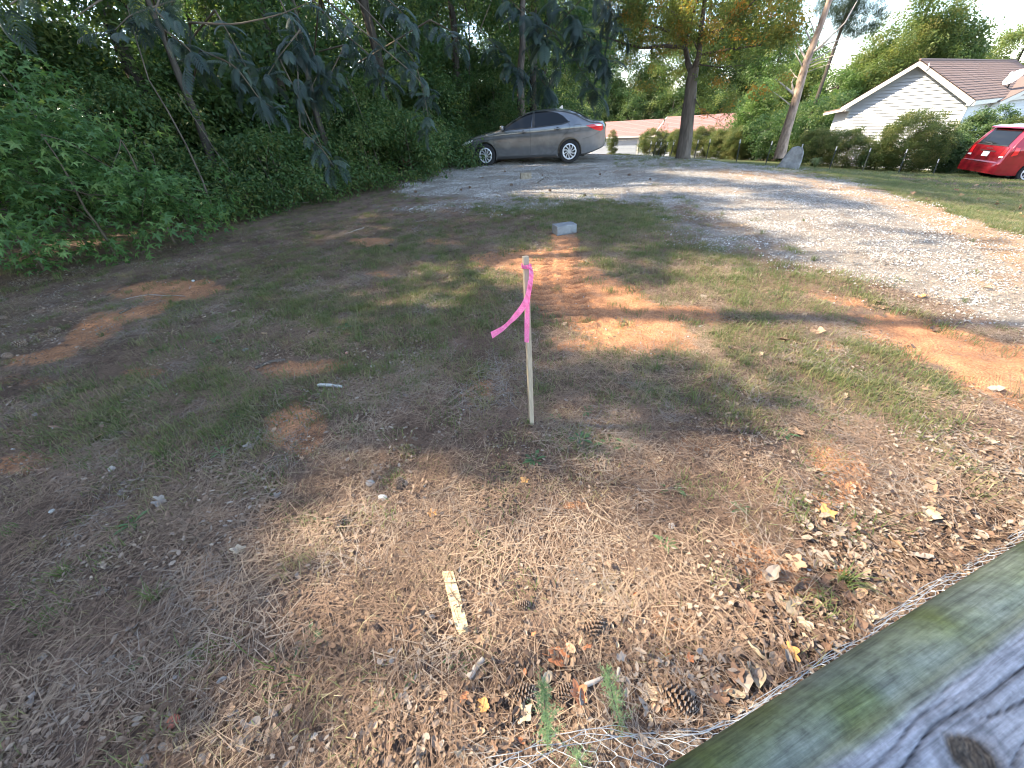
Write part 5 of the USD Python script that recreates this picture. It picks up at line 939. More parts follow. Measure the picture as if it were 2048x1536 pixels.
for sg in (1, -1):
    put('window', V.patch([(-1.0, 1.12), (-1.95, 1.15), (-1.78, 1.55), (-1.0, 1.58)], sg), 'auto_glass', van, smooth=True); put('window', V.patch([(-.93, 1.12), (.05, 1.1), (.05, 1.58), (-.93, 1.58)], sg), 'auto_glass', van, smooth=True); put('window', V.patch([(.12, 1.1), (1.1, 1.08), (.75, 1.42), (.12, 1.57)], sg), 'auto_glass', van, smooth=True)
    for x in (1.55, -1.52): wheel(van, x, sg * .84, .335, sg, 7)
    s_ = sg
    put('tail_lamp', V.back([(s_ * .68, .86), (s_ * .84, .86), (s_ * .83, 1.10), (s_ * .72, 1.12)], .012, -1.9), 'tail_red', van, smooth=True); put('tail_lamp', V.patch([(-2.36, .86), (-2.20, .90), (-2.22, 1.10), (-2.33, 1.12)], sg, .012), 'tail_red', van, smooth=True)
    put('reverse_lamp', V.back([(s_ * .66, .80), (s_ * .84, .80), (s_ * .84, .85), (s_ * .67, .85)], .013, -1.9), 'lamp_clear', van)
    put('door_gap', V.patch(line_poly([(.08, 1.05), (.08, .35)], .01), sg, .004), 'black_plastic', van)
put('rear_window', V.back([(-.70, 1.16), (.70, 1.16), (.63, 1.58), (-.63, 1.58)], .008, -1.9), 'auto_glass', van, smooth=True)
put('window_seal', V.back(line_poly([(-.72, 1.15), (.72, 1.15)], .025), .012, -1.9), 'black_plastic', van)
put('spoiler', MB().add(*prism(lambda P: np.stack([P[:, 0], P[:, 1], P[:, 2]], 1), [(-2.26, 1.655), (-2.0, 1.70), (-2.0, 1.735), (-2.24, 1.69)], -.72, .72)).get(), 'van_red', van, smooth=30)
put('wiper', V.back(line_poly([(0.02, 1.165), (.1, 1.19), (.42, 1.21)], .028), .02, -1.9), 'black_plastic', van)
put('plate_recess', V.back([(-.34, .81), (.34, .81), (.34, .96), (-.34, .96)], .008, -1.9), 'van_red', van); put('tail_handle', V.back([(-.36, .955), (.36, .955), (.36, .985), (-.36, .985)], .014, -1.9), 'black_plastic', van)
put('number_plate', V.back([(-.155, .80), (.155, .80), (.155, .945), (-.155, .945)], .016, -1.9), 'plate_white', van)
tx = meshkit.text_mesh('DODGE', .045, .004); v = np.asarray(tx.vertices); wd = v[:, 0].max()
yy = -(v[:, 0] - wd / 2) * 1.6; zz = 1.03 + v[:, 1]; lo, hi = np.full(len(v), V.x0), np.full(len(v), -1.9)
for k in range(40):
    mm = (lo + hi) / 2; ins = V.top(mm, yy) > zz; hi, lo = np.where(ins, mm, hi), np.where(ins, lo, mm)
put('tailgate_letters', (np.stack([hi - .010 - v[:, 2], yy, zz], 1), tx.faces), 'chrome', van)
put('bumper_top', V.back([(-.80, .645), (.80, .645), (.80, .675), (-.80, .675)], .01, -2.4), 'van_red', van)
put('bumper_lower', V.back(line_poly([(-.78, .40), (.78, .40)], .05), .006, -2.45), 'van_red', van)
put('underbody', MB().box((0, 0, .26), (4.0, 1.5, .14)).get(), 'black_plastic', van)
for x in (1.55, -1.52):
    c = trimesh.creation.cylinder(.37, 1.3, sections=28); c.apply_transform(trimesh.transformations.rotation_matrix(np.pi / 2, [1, 0, 0])); put('wheel_well', (c.vertices + [x, 0, .36], c.faces), 'black_plastic', van)
# ------------------------------------------------------------------ timber rail in the near corner, wire netting at its foot
BA = math.radians(70.8); bu, bv = np.array([math.sin(BA), math.cos(BA), 0]), np.array([-math.cos(BA), math.sin(BA), 0]); ZT = 1.08
mat('timber', {'a': ('attribute', {'attribute': 'tint'}), 'tc': ('texture_coordinate', {}), 'mp': ('mapping', {'rotation': (0, 0, -(math.pi / 2 - BA)), 'scale': (1, 1, 1)}), 'mq': ('mapping', {'scale': (16, 240, 240)}), 'n': ('noise_texture', {'scale': 1.0, 'detail': 6, 'roughness': .65, 'distortion': .3}), 'n2': ('noise_texture', {'scale': 80., 'detail': 6, 'roughness': .7}),
               'r': ('rgb_ramp', {'ramp': [(.32, (.55, .55, .56)), (.5, (.95, .95, .95)), (.7, (1.3, 1.3, 1.32))]}), 'r2': ('rgb_ramp', {'ramp': [(.32, (.68, .68, .68)), (.68, (1.25, 1.25, 1.25))]}), 'm': ('mix_color', {'blend_type': 'multiply', 'fac': 1., 'use_clamp': False}), 'm2': ('mix_color', {'blend_type': 'multiply', 'fac': 1., 'use_clamp': False}),
               'p': ('principled_bsdf', {'roughness': .8, 'specular_ior_level': .3}), 'b': ('bump', {'strength': .8, 'distance': .0012})},
    [('tc.object', 'mp.vector'), ('mp.vector', 'mq.vector'), ('mq.vector', 'n.vector'), ('tc.object', 'n2.vector'), ('n.fac', 'r.fac'), ('n2.fac', 'r2.fac'), ('a.color', 'm.a'), ('r.color', 'm.b'), ('m.result', 'm2.a'), ('r2.color', 'm2.b'), ('m2.result', 'p.base_color'), ('n.fac', 'b.height'), ('b.normal', 'p.normal')])
rail = thing('timber_rail', 'weathered grey timber rail with a dark knot and mossy rounded far edge', 'fence rail')
us = np.concatenate([np.linspace(-1.6, .05, 24)[:-1], np.arange(.05, .72, .0022), np.linspace(.72, 2.6, 24)])
pv, pz = [], []
for t in np.linspace(0, 1, 66): pv.append(-.118 + .108 * t); pz.append(0.0)
for a in np.linspace(0, math.pi / 2, 22)[1:]: pv.append(-.010 + .052 * math.sin(a) ** .9); pz.append(-.045 * (1 - math.cos(a)))
pv += [.042, .030, -.118, -.150, -.157, -.150]; pz += [-.06, -.088, -.088, -.075, -.045, -.015]
pv, pz = np.array(pv), np.array(pz); K = len(pv)
Ug, Vg = np.meshgrid(us, pv, indexing='ij'); Zg = np.broadcast_to(pz, Ug.shape).copy(); topm = (np.arange(K) < 66)[None, :] & np.ones(Ug.shape, bool)
crack = np.zeros(Ug.shape)
kd = np.hypot((Ug - .352) / 1.15, Vg + .049) * (1 + .5 * (fb(Ug.ravel(), Vg.ravel(), 95, 3, 19).reshape(Ug.shape) - .5))
for v0, u0, u1, am, w0 in ((-.0315, .2, .75, 1, .0011), (-.0225, .12, .42, .7, .0009), (-.041, .36, .8, .9, .0010), (-.0545, .22, .6, .7, .0009), (-.016, .30, .62, .5, .0007), (-.064, .1, .5, .6, .001), (-.036, .05, .33, .8, .0010), (-.078, .1, .7, .6, .001)):
    c = v0 + .0035 * (fb(us, us * 0 + v0 * 100, 9, 3, 4) - .5) * 2 + np.where(v0 > -.049, 1, -1) * .012 * np.exp(-((us - .352) / .045) ** 2) * np.exp(-abs(v0 + .049) / .03)
    m = np.clip((us - u0) / .04, 0, 1) * np.clip((u1 - us) / .06, 0, 1) * am; crack = np.maximum(crack, m[:, None] * np.exp(-((Vg - c[:, None]) / w0) ** 2) * topm)
knot = np.clip((.0165 - kd) / .0075 + .5, 0, 1) * topm
Zg = Zg - .0028 * crack - .0035 * knot * (fb(Ug.ravel(), Vg.ravel(), 260, 3, 6).reshape(Ug.shape)) + (fb(Ug.ravel() * .12, Vg.ravel(), 120, 3, 2).reshape(Ug.shape) - .5) * .0012
Pg = Ug[..., None] * bu + Vg[..., None] * bv; Pg[..., 2] = ZT + Zg
tint = np.broadcast_to(np.array([.27, .275, .30]), Ug.shape + (3,)).copy()
moss = np.clip((Vg + .014 + .012 * (fb(Ug.ravel(), Vg.ravel(), 14, 3, 12).reshape(Ug.shape) - .5)) / .008, 0, 1)[..., None]; pat = fb(Ug.ravel() * .6, Vg.ravel(), 22, 6, 15).reshape(Ug.shape)[..., None]
green = np.array([.155, .185, .155]) * (1 - np.clip(pat * 2.4 - .9, 0, 1)) + np.array([.105, .135, .045]) * np.clip(pat * 2.4 - .9, 0, 1); dk = np.clip((Vg - .012) / .03, 0, 1)[..., None]; green = green * (1 - .35 * dk * (.6 + pat))
tint = tint * (1 - moss) + green * moss; edge = np.exp(-((Vg + .006) / .006) ** 2)[..., None]; tint = tint * (1 - .5 * edge) + np.array([.16, .15, .075]) * .5 * edge
tint = tint * (1 - .85 * crack[..., None]); kn = knot[..., None]; tint = tint * (1 - kn) + np.array([.085, .066, .048]) * kn * (.75 + .35 * np.sin(kd * 2100))[..., None] * (.35 + 1.3 * fb(Ug.ravel(), Vg.ravel(), 320, 3, 23).reshape(Ug.shape))[..., None]; halo = np.exp(-((kd - .024) / .004) ** 2)[..., None]; tint = tint * (1 - .35 * halo)
n_, k_ = Ug.shape; i, j = np.meshgrid(np.arange(n_ - 1), np.arange(k_), indexing='ij'); i, j = i.ravel(), j.ravel(); j2 = (j + 1) % k_
f = np.stack([i * k_ + j, i * k_ + j2, (i + 1) * k_ + j2, (i + 1) * k_ + j], 1); f = np.vstack([f[:, [0, 2, 1]], f[:, [0, 3, 2]]])
p_ = usdkit.mesh(stage, rail.GetPath().pathString + '/beam', (Pg.reshape(-1, 3), f), MAT['timber'], smooth=True)
UsdGeom.PrimvarsAPI(p_).CreatePrimvar('tint', Sdf.ValueTypeNames.Color3fArray, 'vertex').Set(Vt.Vec3fArray.FromNumpy(np.clip(tint, .005, .9).reshape(-1, 3).astype(np.float32)))
for u in (-1.2, 2.1):
    c = bu * u + bv * -.06; put('post', MB().box((c[0], c[1], .46), (.1, .1, 1.05), rotz(math.pi / 2 - BA)).get(), 'dead_wood', rail)
# netting
path = np.array([(-.6, .34), (-.06, .325), (.11, .30), (.25, .28), (.42, .215), (.56, .155), (.74, .14), (1.01, .15), (1.3, .15), (1.61, .16), (1.92, .16), (2.24, .155), (2.7, .15)])
rngN = np.random.default_rng(8)
def net_pt(u, t):
    vo = np.interp(u, path[:, 0], path[:, 1]); v = vo + (.035 - vo) * t; z = .022 + .05 * math.sin(min(t * 2.4, 1.57)) + .035 * t + .014 * math.sin(u * 9 + t * 3) * (1 - t) + .01 * math.sin(u * 23 + 1.3)
    p = bu * u + bv * v; p[2] = float(land(p[0], p[1])) + z; return p
b = MB(); cell = .05
def wire(a, c, r=.0010): b.add(*tube([a, c], r, 3, cap=False))
nu = int(3.1 / cell); hexp = {}
for iu in range(nu):
    for it in range(8):
        u0 = -.55 + iu * cell; t0 = it / 8; off = cell / 2 if it % 2 else 0; jit = lambda: rngN.normal(0, .005)
        P = lambda uu, tt, key: hexp.setdefault(key, net_pt(uu + jit(), min(max(tt + jit() * 2, -.02), 1)))
        A = P(u0 + off, t0, (round((u0 + off) * 200), it * 3)); B = P(u0 + off, t0 + .055, (round((u0 + off) * 200), it * 3 + 1))
        wire(A, B, .0014)
        if it < 7:
            for d in (-1, 1):
                uu = u0 + off + d * cell / 2; Cn = P(uu, t0 + .125, (round(uu * 200), it * 3 + 3)); wire(B, Cn)
for k in range(4):                              # the gathered, rolled selvedge
    u = np.arange(-.55, 2.55, .03); w = [net_pt(x, -.03 + .045 * k + .03 * math.sin(x * 31 + k * 2)) + [0, 0, .004 * math.sin(x * 60 + k)] for x in u]; b.add(*tube(w, .0012, 3, cap=False))
plain('galvanised', (.30, .315, .33), .5, metal=.5, var=.2, scale=60)
put('wire_netting', b.get(), 'galvanised', label='crumpled hexagonal wire netting lying on the ground beside the timber rail', category='wire netting')

# ------------------------------------------------------------------ small things on the ground
plain('cone_scale', (.155, .105, .075), .85, spec=.2, var=.4, scale=40); plain('cone_tip', (.25, .20, .16), .85, var=.3, scale=40); plain('cone_core', (.03, .02, .015), .9)
def cone_mesh(L, seed):
    rng = np.random.default_rng(seed); b, tb = MB(), MB(); N = 78
    for k in range(N):
        t = (k + .5) / N; a = k * 2.39996; R = L * .36 * (math.sin(math.pi * (.16 + .80 * t)) ** .8) * (1 if t < .55 else 1); x = (t - .5) * L
        out = np.array([.45 - .2 * t, math.cos(a), math.sin(a)]); out /= np.linalg.norm(out); side = np.array([0, -math.sin(a), math.cos(a)]); r0, r1 = R * .25, R * (1 + rng.normal(0, .06)); w = L * .105 * (.6 + .5 * math.sin(math.pi * t))
        c0, c1 = np.array([x, 0, 0]) + out * r0, np.array([x, 0, 0]) + out * r1; up = np.cross(side, out) * L * .014
        b.add([c0 - side * w * .4, c0 + side * w * .4, c1 + side * w * .5 + up, c1 - side * w * .5 + up, c0 - side * w * .4 - up * 2, c0 + side * w * .4 - up * 2, c1 + side * w * .5 - up, c1 - side * w * .5 - up], [[0, 1, 2, 3], [7, 6, 5, 4], [0, 3, 7, 4], [1, 5, 6, 2], [3, 2, 6, 7]])
        e = c1 + out * L * .012; tb.add([c1 - side * w * .5 + up * 1.2, c1 + side * w * .5 + up * 1.2, c1 + side * w * .5 - up * 1.2, c1 - side * w * .5 - up * 1.2, e], [[0, 1, 4], [1, 2, 4], [2, 3, 4], [3, 0, 4]])
    return b.get(), tb.get()
cones = [(112, 664, .095, 20, 'dark open pine cone, rightmost of the three at the left edge'), (42, 692, .12, 10, 'biggest open pine cone near the left edge'), (20, 718, .09, -20, 'pine cone half in shade, lowest of the three at the left edge'), (800, 973, .075, 90, 'spiky dark pine cone seen end on, in the middle of the yard'), (681, 1050, .085, 70, 'pale tipped pine cone in the sunlit needles left of the lath'), (1188, 1256, .085, 40, 'brown pine cone right of the lath, in sunlit litter'), (1046, 1217, .06, 10, 'small reddish pine cone right of the lath'), (926, 1166, .05, 0, 'small pine cone touching the upper end of the lath'), (1046, 1388, .08, 5, 'long brown pine cone beside the front juniper seedling'), (1352, 1398, .105, -35, 'large splayed pine cone by the wire netting'), (632, 798, .06, 30, 'pine cone below the white chip of painted wood'), (8, 638, .08, 0, 'pine cone cut by the left edge'), (270, 797, .05, 0, 'small dark pine cone in the grass at the left'),
         (783, 495, .08, 0, 'dark pine cone on the bare patch far left of the block'), (1128, 1390, .07, 30, 'round pine cone between the two juniper seedlings')]
for k in range(34):
    if k < 15: px, py, L, az, what = cones[k]; g_ = None
    else:
        rr = np.random.default_rng(900 + k); px, py = [(735, 400), (790, 353), (845, 352), (780, 371), (832, 386), (846, 368), (922, 381), (965, 358), (1023, 371), (940, 377), (1100, 383), (1170, 392), (1258, 352), (1300, 360), (900, 348), (1010, 345), (1200, 350), (740, 372), (1085, 352)][k - 15]; L, az, what, g_ = rr.uniform(.07, .10), rr.uniform(0, 180), 'dark pine cone scattered on the gravel in front of the grey car', 'pine cones on the gravel'
    q = G(px, py); c = thing('pine_cone', what, 'pine cone', (q[0], q[1], float(surf(q[0], q[1])) + L * .27), az, g_)
    s_, t_ = cone_mesh(L, k); put('scales', s_, 'cone_scale', c); put('scale_tips', t_, 'cone_tip', c, label='paler tips of the scales'); put('core', tube([(-L * .45, 0, 0), (L * .42, 0, 0)], [L * .12, L * .06], 6), 'cone_core', c)
# lath, chip, sticks
def lay(name, label, cat, a, b_, w, h, m, lift=0.0, ends=None):
    A, B = G(*a), G(*b_); d = B - A; d[2] = 0; L = np.linalg.norm(d); d /= L; s = np.array([-d[1], d[0], 0]); rng = np.random.default_rng(int(a[0]))
    n = 14; b = MB(); z0 = max(float(surf(A[0], A[1])), float(surf(B[0], B[1]))) + lift; prof = [(-.5, 0), (.5, 0), (.5, 1), (-.5, 1)]; v = []
    for i in range(n):
        t = i / (n - 1); tw = 1 - (.35 * max(0, (t - .9) / .1) if ends else 0); c = A + d * L * t
        for y, z in prof: v.append([*(c[:2] + s[:2] * w * (y * tw + rng.normal(0, .006)) + d[:2] * (0 if 0 < i < n - 1 else rng.normal(0, .003))), z0 + z * h + rng.normal(0, .0005) + .004 * math.sin(t * 3)])
    f = [[i * 4 + j, i * 4 + (j + 1) % 4, (i + 1) * 4 + (j + 1) % 4, (i + 1) * 4 + j] for i in range(n - 1) for j in range(4)] + [[3, 2, 1, 0], [(n - 1) * 4 + k for k in range(4)]]
    return put(name, (np.array(v), np.array(f)), m, label=label, category=cat)
lay('wood_lath', 'flat pale weathered wooden lath lying in the sunlit pine needles', 'lath', (896, 1146), (928, 1268), .044, .012, 'weathered_lath', .006, True)
plain('old_paint', (.40, .40, .37), .7, var=.25, scale=30)
lay('wood_chip', 'short splinter of white painted wood lying left of the stake', 'splinter', (638, 774), (686, 778), .022, .012, 'old_paint', .012, True)
def stick(label, pts, r, m='dead_wood', cat='stick'):
    P = [G(*p) for p in pts]; P = [np.array([p[0], p[1], float(surf(p[0], p[1])) + r * .8 + .004]) for p in P]; rng = np.random.default_rng(int(pts[0][0] * 7 + pts[0][1]))
    ln = np.vstack([stem_line(rng, P[i], P[i + 1], 5, .05)[: (5 if i == len(P) - 2 else 4)] for i in range(len(P) - 1)]); return put('stick', tube(ln, r * np.linspace(1, .75, len(ln)), 7), m, smooth=True, label=label, category=cat)
stick('thick grey stick lying on the bare patch left of the stake', [(513, 741), (545, 728), (572, 724)], .013, 'bark')
stick('thin peeling grey twig between the lath and the shaded litter', [(833, 1317), (868, 1298), (905, 1274)], .006); stick('broken chunk of pale rotten branch below the lath', [(938, 1358), (955, 1335), (968, 1320)], .011); stick('short brown twig piece between the juniper seedlings', [(1170, 1375), (1205, 1358)], .008); stick('thin upright looking twig behind the second juniper', [(1238, 1338), (1232, 1362)], .006)
stick('pale straight twig far left of the blocks', [(690, 470), (728, 457)], .010); stick('pale twig crossing the forest floor edge at the left', [(418, 402), (470, 398), (560, 402)], .012); stick('thin pale twig on the dark floor left of the gravel', [(560, 412), (620, 405)], .008); stick('reddish brown twig in the bare patch at the right', [(1352, 1107), (1397, 1109)], .005, 'twig'); stick('thin twigs beside the white pebble left of the stake', [(700, 712), (748, 734)], .004, 'twig'); stick('thin bent twig on the gravel behind the brown block', [(1075, 366), (1088, 357), (1096, 355)], .010, 'twig'); stick('long thin twig by the red patch at the far left', [(245, 600), (300, 590), (370, 592)], .006); stick('bark strip lying on the bare red soil at the left', [(240, 628), (262, 617)], .010, 'twig')
# pebbles and the like
for k, (px, py, s, m, what) in enumerate([(746, 734, .018, 'old_paint', 'white pebble lying left of the stake'), (492, 702, .022, 'concrete_pale', 'grey pebble left of the thick stick'), (386, 561, .022, 'old_paint', 'white pebble on the long red patch at the left'), (741, 968, .022, 'granite', 'blue grey flat stone beside the spiky pine cone'), (346, 1443, .018, 'redfruit', 'reddish round fruit in the litter at the bottom left'), (111, 1029, .012, 'old_paint', 'small white chip at the left edge'), (766, 998, .02, 'old_paint', 'white stone below the blue grey stone'), (1342, 1054, .015, 'old_paint', 'white pebble in the sun patch right of the stake'), (693, 706, .014, 'brickred', 'pinkish brick crumb left of the stake')]):
    if m not in MAT: plain(m, {'redfruit': (.45, .12, .075), 'brickred': (.5, .24, .17)}[m], .5, var=.2, scale=40)
    q = G(px, py); rr = np.random.default_rng(950 + k); mm = trimesh.creation.icosphere(2, 1.0); v = mm.vertices * (.8 + .5 * meshkit.fbm(mm.vertices * 1.6 + k, 3, k)[:, None]) * s * (np.array([1, 1, .92]) if m == 'redfruit' else np.array([1.1, .85, .6]))
    put('fallen_fruit' if m == 'redfruit' else 'pebble', (v @ rotz(k).T + [q[0], q[1], float(surf(q[0], q[1])) + s * .4], mm.faces), m, smooth=True, label=what, category='fruit' if m == 'redfruit' else 'pebble')
# single dead leaves
def dead(name, c): return tones(name, [(0, tuple(np.array(c) * .8)), (1, tuple(np.array(c) * 1.2))], .7, .25)
for nm, c in (('leaf_orange', (.48, .25, .085)), ('leaf_tan', (.33, .22, .14)), ('leaf_brown', (.15, .09, .06)), ('leaf_grey', (.22, .19, .165)), ('leaf_pale', (.31, .25, .175)), ('leaf_rust', (.38, .15, .07))): dead(nm, c)
def big_leaf(rng, s, curl):
    """a lobed dead leaf with a stalk, cupped and buckled"""
    lob = rng.integers(0, 2); ang = np.linspace(-2.75, 2.75, 27); r = .62 + .38 * np.cos(ang * 2.5) ** 2 * (1 if lob else .3) + rng.normal(0, .05, 27); r *= .72 + .28 * np.cos(ang / 2)
    v = [(0, 0, 0)]; ring = []
    for k_, fr_ in enumerate((.4, .72, 1.0)):
        for a, q in zip(ang, r):
            q = q * fr_; x, y = q * math.cos(a), q * math.sin(a) * .85; v.append((x, y, curl * (abs(y) ** 1.5) * .9 + curl * .35 * x * x + rng.normal(0, .022) * fr_ + .05 * math.sin(a * 3 + lob) * fr_))
    f = [[0, 1 + i, 2 + i] for i in range(26)]
    for k_ in range(2): f += [[1 + k_ * 27 + i, 1 + (k_ + 1) * 27 + i, 2 + (k_ + 1) * 27 + i] for i in range(26)] + [[1 + k_ * 27 + i, 2 + (k_ + 1) * 27 + i, 2 + k_ * 27 + i] for i in range(26)]
    v = np.array(v) * s * .62; sv, sf = tube([(-.05 * s, 0, 0), (-.25 * s, 0, .01 * s), (-.5 * s, rng.normal(0, .05) * s, .03 * s)], .012 * s, 3, cap=False)
    return np.vstack([v, sv]), np.vstack([np.array(f), sf + len(v)])
named = [(1650, 1031, .085, 'leaf_orange', .25, 'broad orange lobed leaf lying above the leaf pile at the right'), (1574, 1306, .055, 'leaf_orange', .9, 'curled orange leaf beside the timber rail'), (1268, 836, .075, 'leaf_tan', .6, 'cupped tan leaf right of the foot of the stake'), (1632, 666, .13, 'leaf_tan', .3, 'long tan leaf on the grass right of the clay'), (1568, 684, .10, 'leaf_brown', .9, 'dark crumpled leaf left of the long tan leaf'), (1592, 865, .075, 'leaf_tan', .3, 'pale brown leaf in the grass at the right'), (1990, 783, .10, 'leaf_grey', .5, 'grey brown leaf at the right edge above the grass tuft'), (1977, 887, .075, 'leaf_pale', .7, 'pale leaf at the right edge, below the grey brown one'), (1050, 963, .05, 'leaf_orange', .4, 'orange leaf standing upright in the shade below the stake'), (864, 1027, .05, 'leaf_orange', .3, 'small orange leaf in the sun left of the middle'), (1112, 1318, .10, 'leaf_rust', .5, 'large rust brown lobed leaf in the sunlit litter'), (1155, 1394, .065, 'leaf_rust', .7, 'orange rust leaf between the juniper seedlings'), (1296, 1388, .06, 'leaf_pale', .4, 'white backed lobed leaf beside the large pine cone'), (966, 1412, .055, 'leaf_orange', .5, 'yellow orange leaf left of the front juniper'), (1046, 1428, .06, 'leaf_pale', .2, 'pale yellow leaf directly left of the front juniper'), (548, 1470, .07, 'leaf_tan', .4, 'tan oak leaf at the bottom left of the sunlit litter'), (497, 1468, .09, 'leaf_grey', .5, 'grey crumpled leaf left of the tan oak leaf'), (1171, 527, .09, 'leaf_pale', .8, 'small pale leaf standing on the clay below the block'), (1405, 598, .10, 'leaf_pale', .4, 'pale leaf right of the tread marks'), (1840, 595, .11, 'leaf_orange', .5, 'orange leaf at the near edge of the gravel'), (1462, 703, .08, 'leaf_brown', .7, 'brown leaf in the grass above the shaded strip'), (716, 845, .04, 'leaf_pale', .3, 'pale leaf scrap on the bare patch left of the stake'), (499, 898, .06, 'leaf_grey', .3, 'grey leaf flat in the shade at the left'), (552, 866, .045, 'leaf_tan', .4, 'tan leaf scrap on the red bare patch left of the stake'), (912, 955, .05, 'leaf_tan', .4, 'tan leaf right of the spiky pine cone'), (1235, 1083, .05, 'leaf_pale', .4, 'pale leaf in the sun patch above the lath'), (480, 1103, .06, 'leaf_pale', .5, 'pale leaf in the shaded needles at the left'), (1600, 1105, .045, 'leaf_grey', .6, 'grey leaf at the upper end of the leaf pile'), (1680, 1145, .06, 'leaf_rust', .6, 'rust leaf in the middle of the leaf pile'), (270, 1260, .06, 'leaf_grey', .3, 'grey leaf in the needles at the lower left')]
rngL = np.random.default_rng(31)
for px, py, s, m, curl, what in named:
    q = G(px, py); v, f = big_leaf(rngL, s, curl); v = v @ (rotz(rngL.uniform(0, 7)) @ rotx(rngL.normal(0, .2)) @ roty(rngL.normal(0, .2))).T; v[:, 2] -= np.quantile(v[:, 2], .12)
    put('fallen_leaf', (v + [q[0], q[1], float(surf(q[0], q[1])) + .012], f), m, label=what, category='leaf')
TONE = {'leaf_grey': 'grey', 'leaf_brown': 'dark brown', 'leaf_tan': 'tan', 'leaf_pale': 'pale straw', 'leaf_rust': 'rust red', 'leaf_orange': 'orange'}
def leaf_group(n, sample, sizes, mats, label, group, name='dead_leaf'):
    k = 0
    while k < n:
        px, py = sample(); q = G(px, py); s = rngL.uniform(*sizes); big = rngL.uniform() < .35
        v, f = big_leaf(rngL, s, rngL.uniform(.1, 1.1)) if big else crumple(rngL, s * 1.15, s * rngL.uniform(.4, .75), rngL.choice([0, 2, 3]), rngL.uniform(-.2, 1.1))
        v = v @ (rotz(rngL.uniform(0, 7)) @ rotx(rngL.normal(0, .35)) @ roty(rngL.normal(0, .3))).T; v[:, 2] -= np.quantile(v[:, 2], .15)
        mt = mats[rngL.integers(0, len(mats))]; tone = TONE[mt]
        put(name, (v + [q[0], q[1], float(surf(q[0], q[1])) + .010], f), mt, label=label.format(tone), category='leaf', group=f'{tone} {group}'); k += 1
def in_poly(pts):
    P = Polygon(pts); a, b_, c, d = P.bounds
    def s():
        while True:
            x, y = rngL.uniform(a, c), rngL.uniform(b_, d)
            if P.contains(shapely.Point(x, y)): return x, y
    return s
leaf_group(85, in_poly([(1560, 1100), (1650, 1030), (1800, 960), (2048, 930), (2048, 1050), (1850, 1170), (1700, 1290), (1560, 1360), (1450, 1430), (1400, 1360)]), (.03, .075), ['leaf_grey', 'leaf_brown', 'leaf_brown', 'leaf_tan', 'leaf_grey', 'leaf_pale'], 'crumpled {} leaf in the leaf pile along the timber rail', 'leaves of the pile along the rail')
leaf_group(60, in_poly([(880, 1280), (1300, 1180), (1420, 1330), (1350, 1440), (1150, 1460), (960, 1530), (780, 1530), (700, 1400)]), (.016, .042), ['leaf_tan', 'leaf_grey', 'leaf_pale', 'leaf_brown', 'leaf_rust'], 'small {} leaf in the sunlit needles around the juniper seedlings', 'leaves around the juniper seedlings')
leaf_group(60, in_poly([(0, 1150), (400, 1200), (800, 1330), (760, 1530), (0, 1530)]), (.016, .045), ['leaf_grey', 'leaf_brown', 'leaf_brown', 'leaf_tan'], 'small {} leaf in the shaded needles at the lower left', 'leaves at the lower left')
leaf_group(40, in_poly([(1650, 355), (2048, 368), (2048, 450), (1850, 405)]), (.06, .12), ['leaf_tan', 'leaf_brown', 'leaf_tan', 'leaf_pale'], '{} leaf fallen on the grass strip in front of the red van', 'leaves on the grass strip')
leaf_group(30, in_poly([(1100, 480), (2000, 560), (2040, 900), (1400, 1000), (1150, 850)]), (.03, .07), ['leaf_tan', 'leaf_brown', 'leaf_pale'], 'small {} leaf scattered over the grass right of the stake', 'leaves right of the stake')
leaf_group(30, in_poly([(60, 560), (900, 480), (980, 900), (500, 1050), (60, 1000)]), (.03, .065), ['leaf_grey', 'leaf_brown', 'leaf_tan'], 'small {} leaf scattered over the shaded yard left of the stake', 'leaves left of the stake')
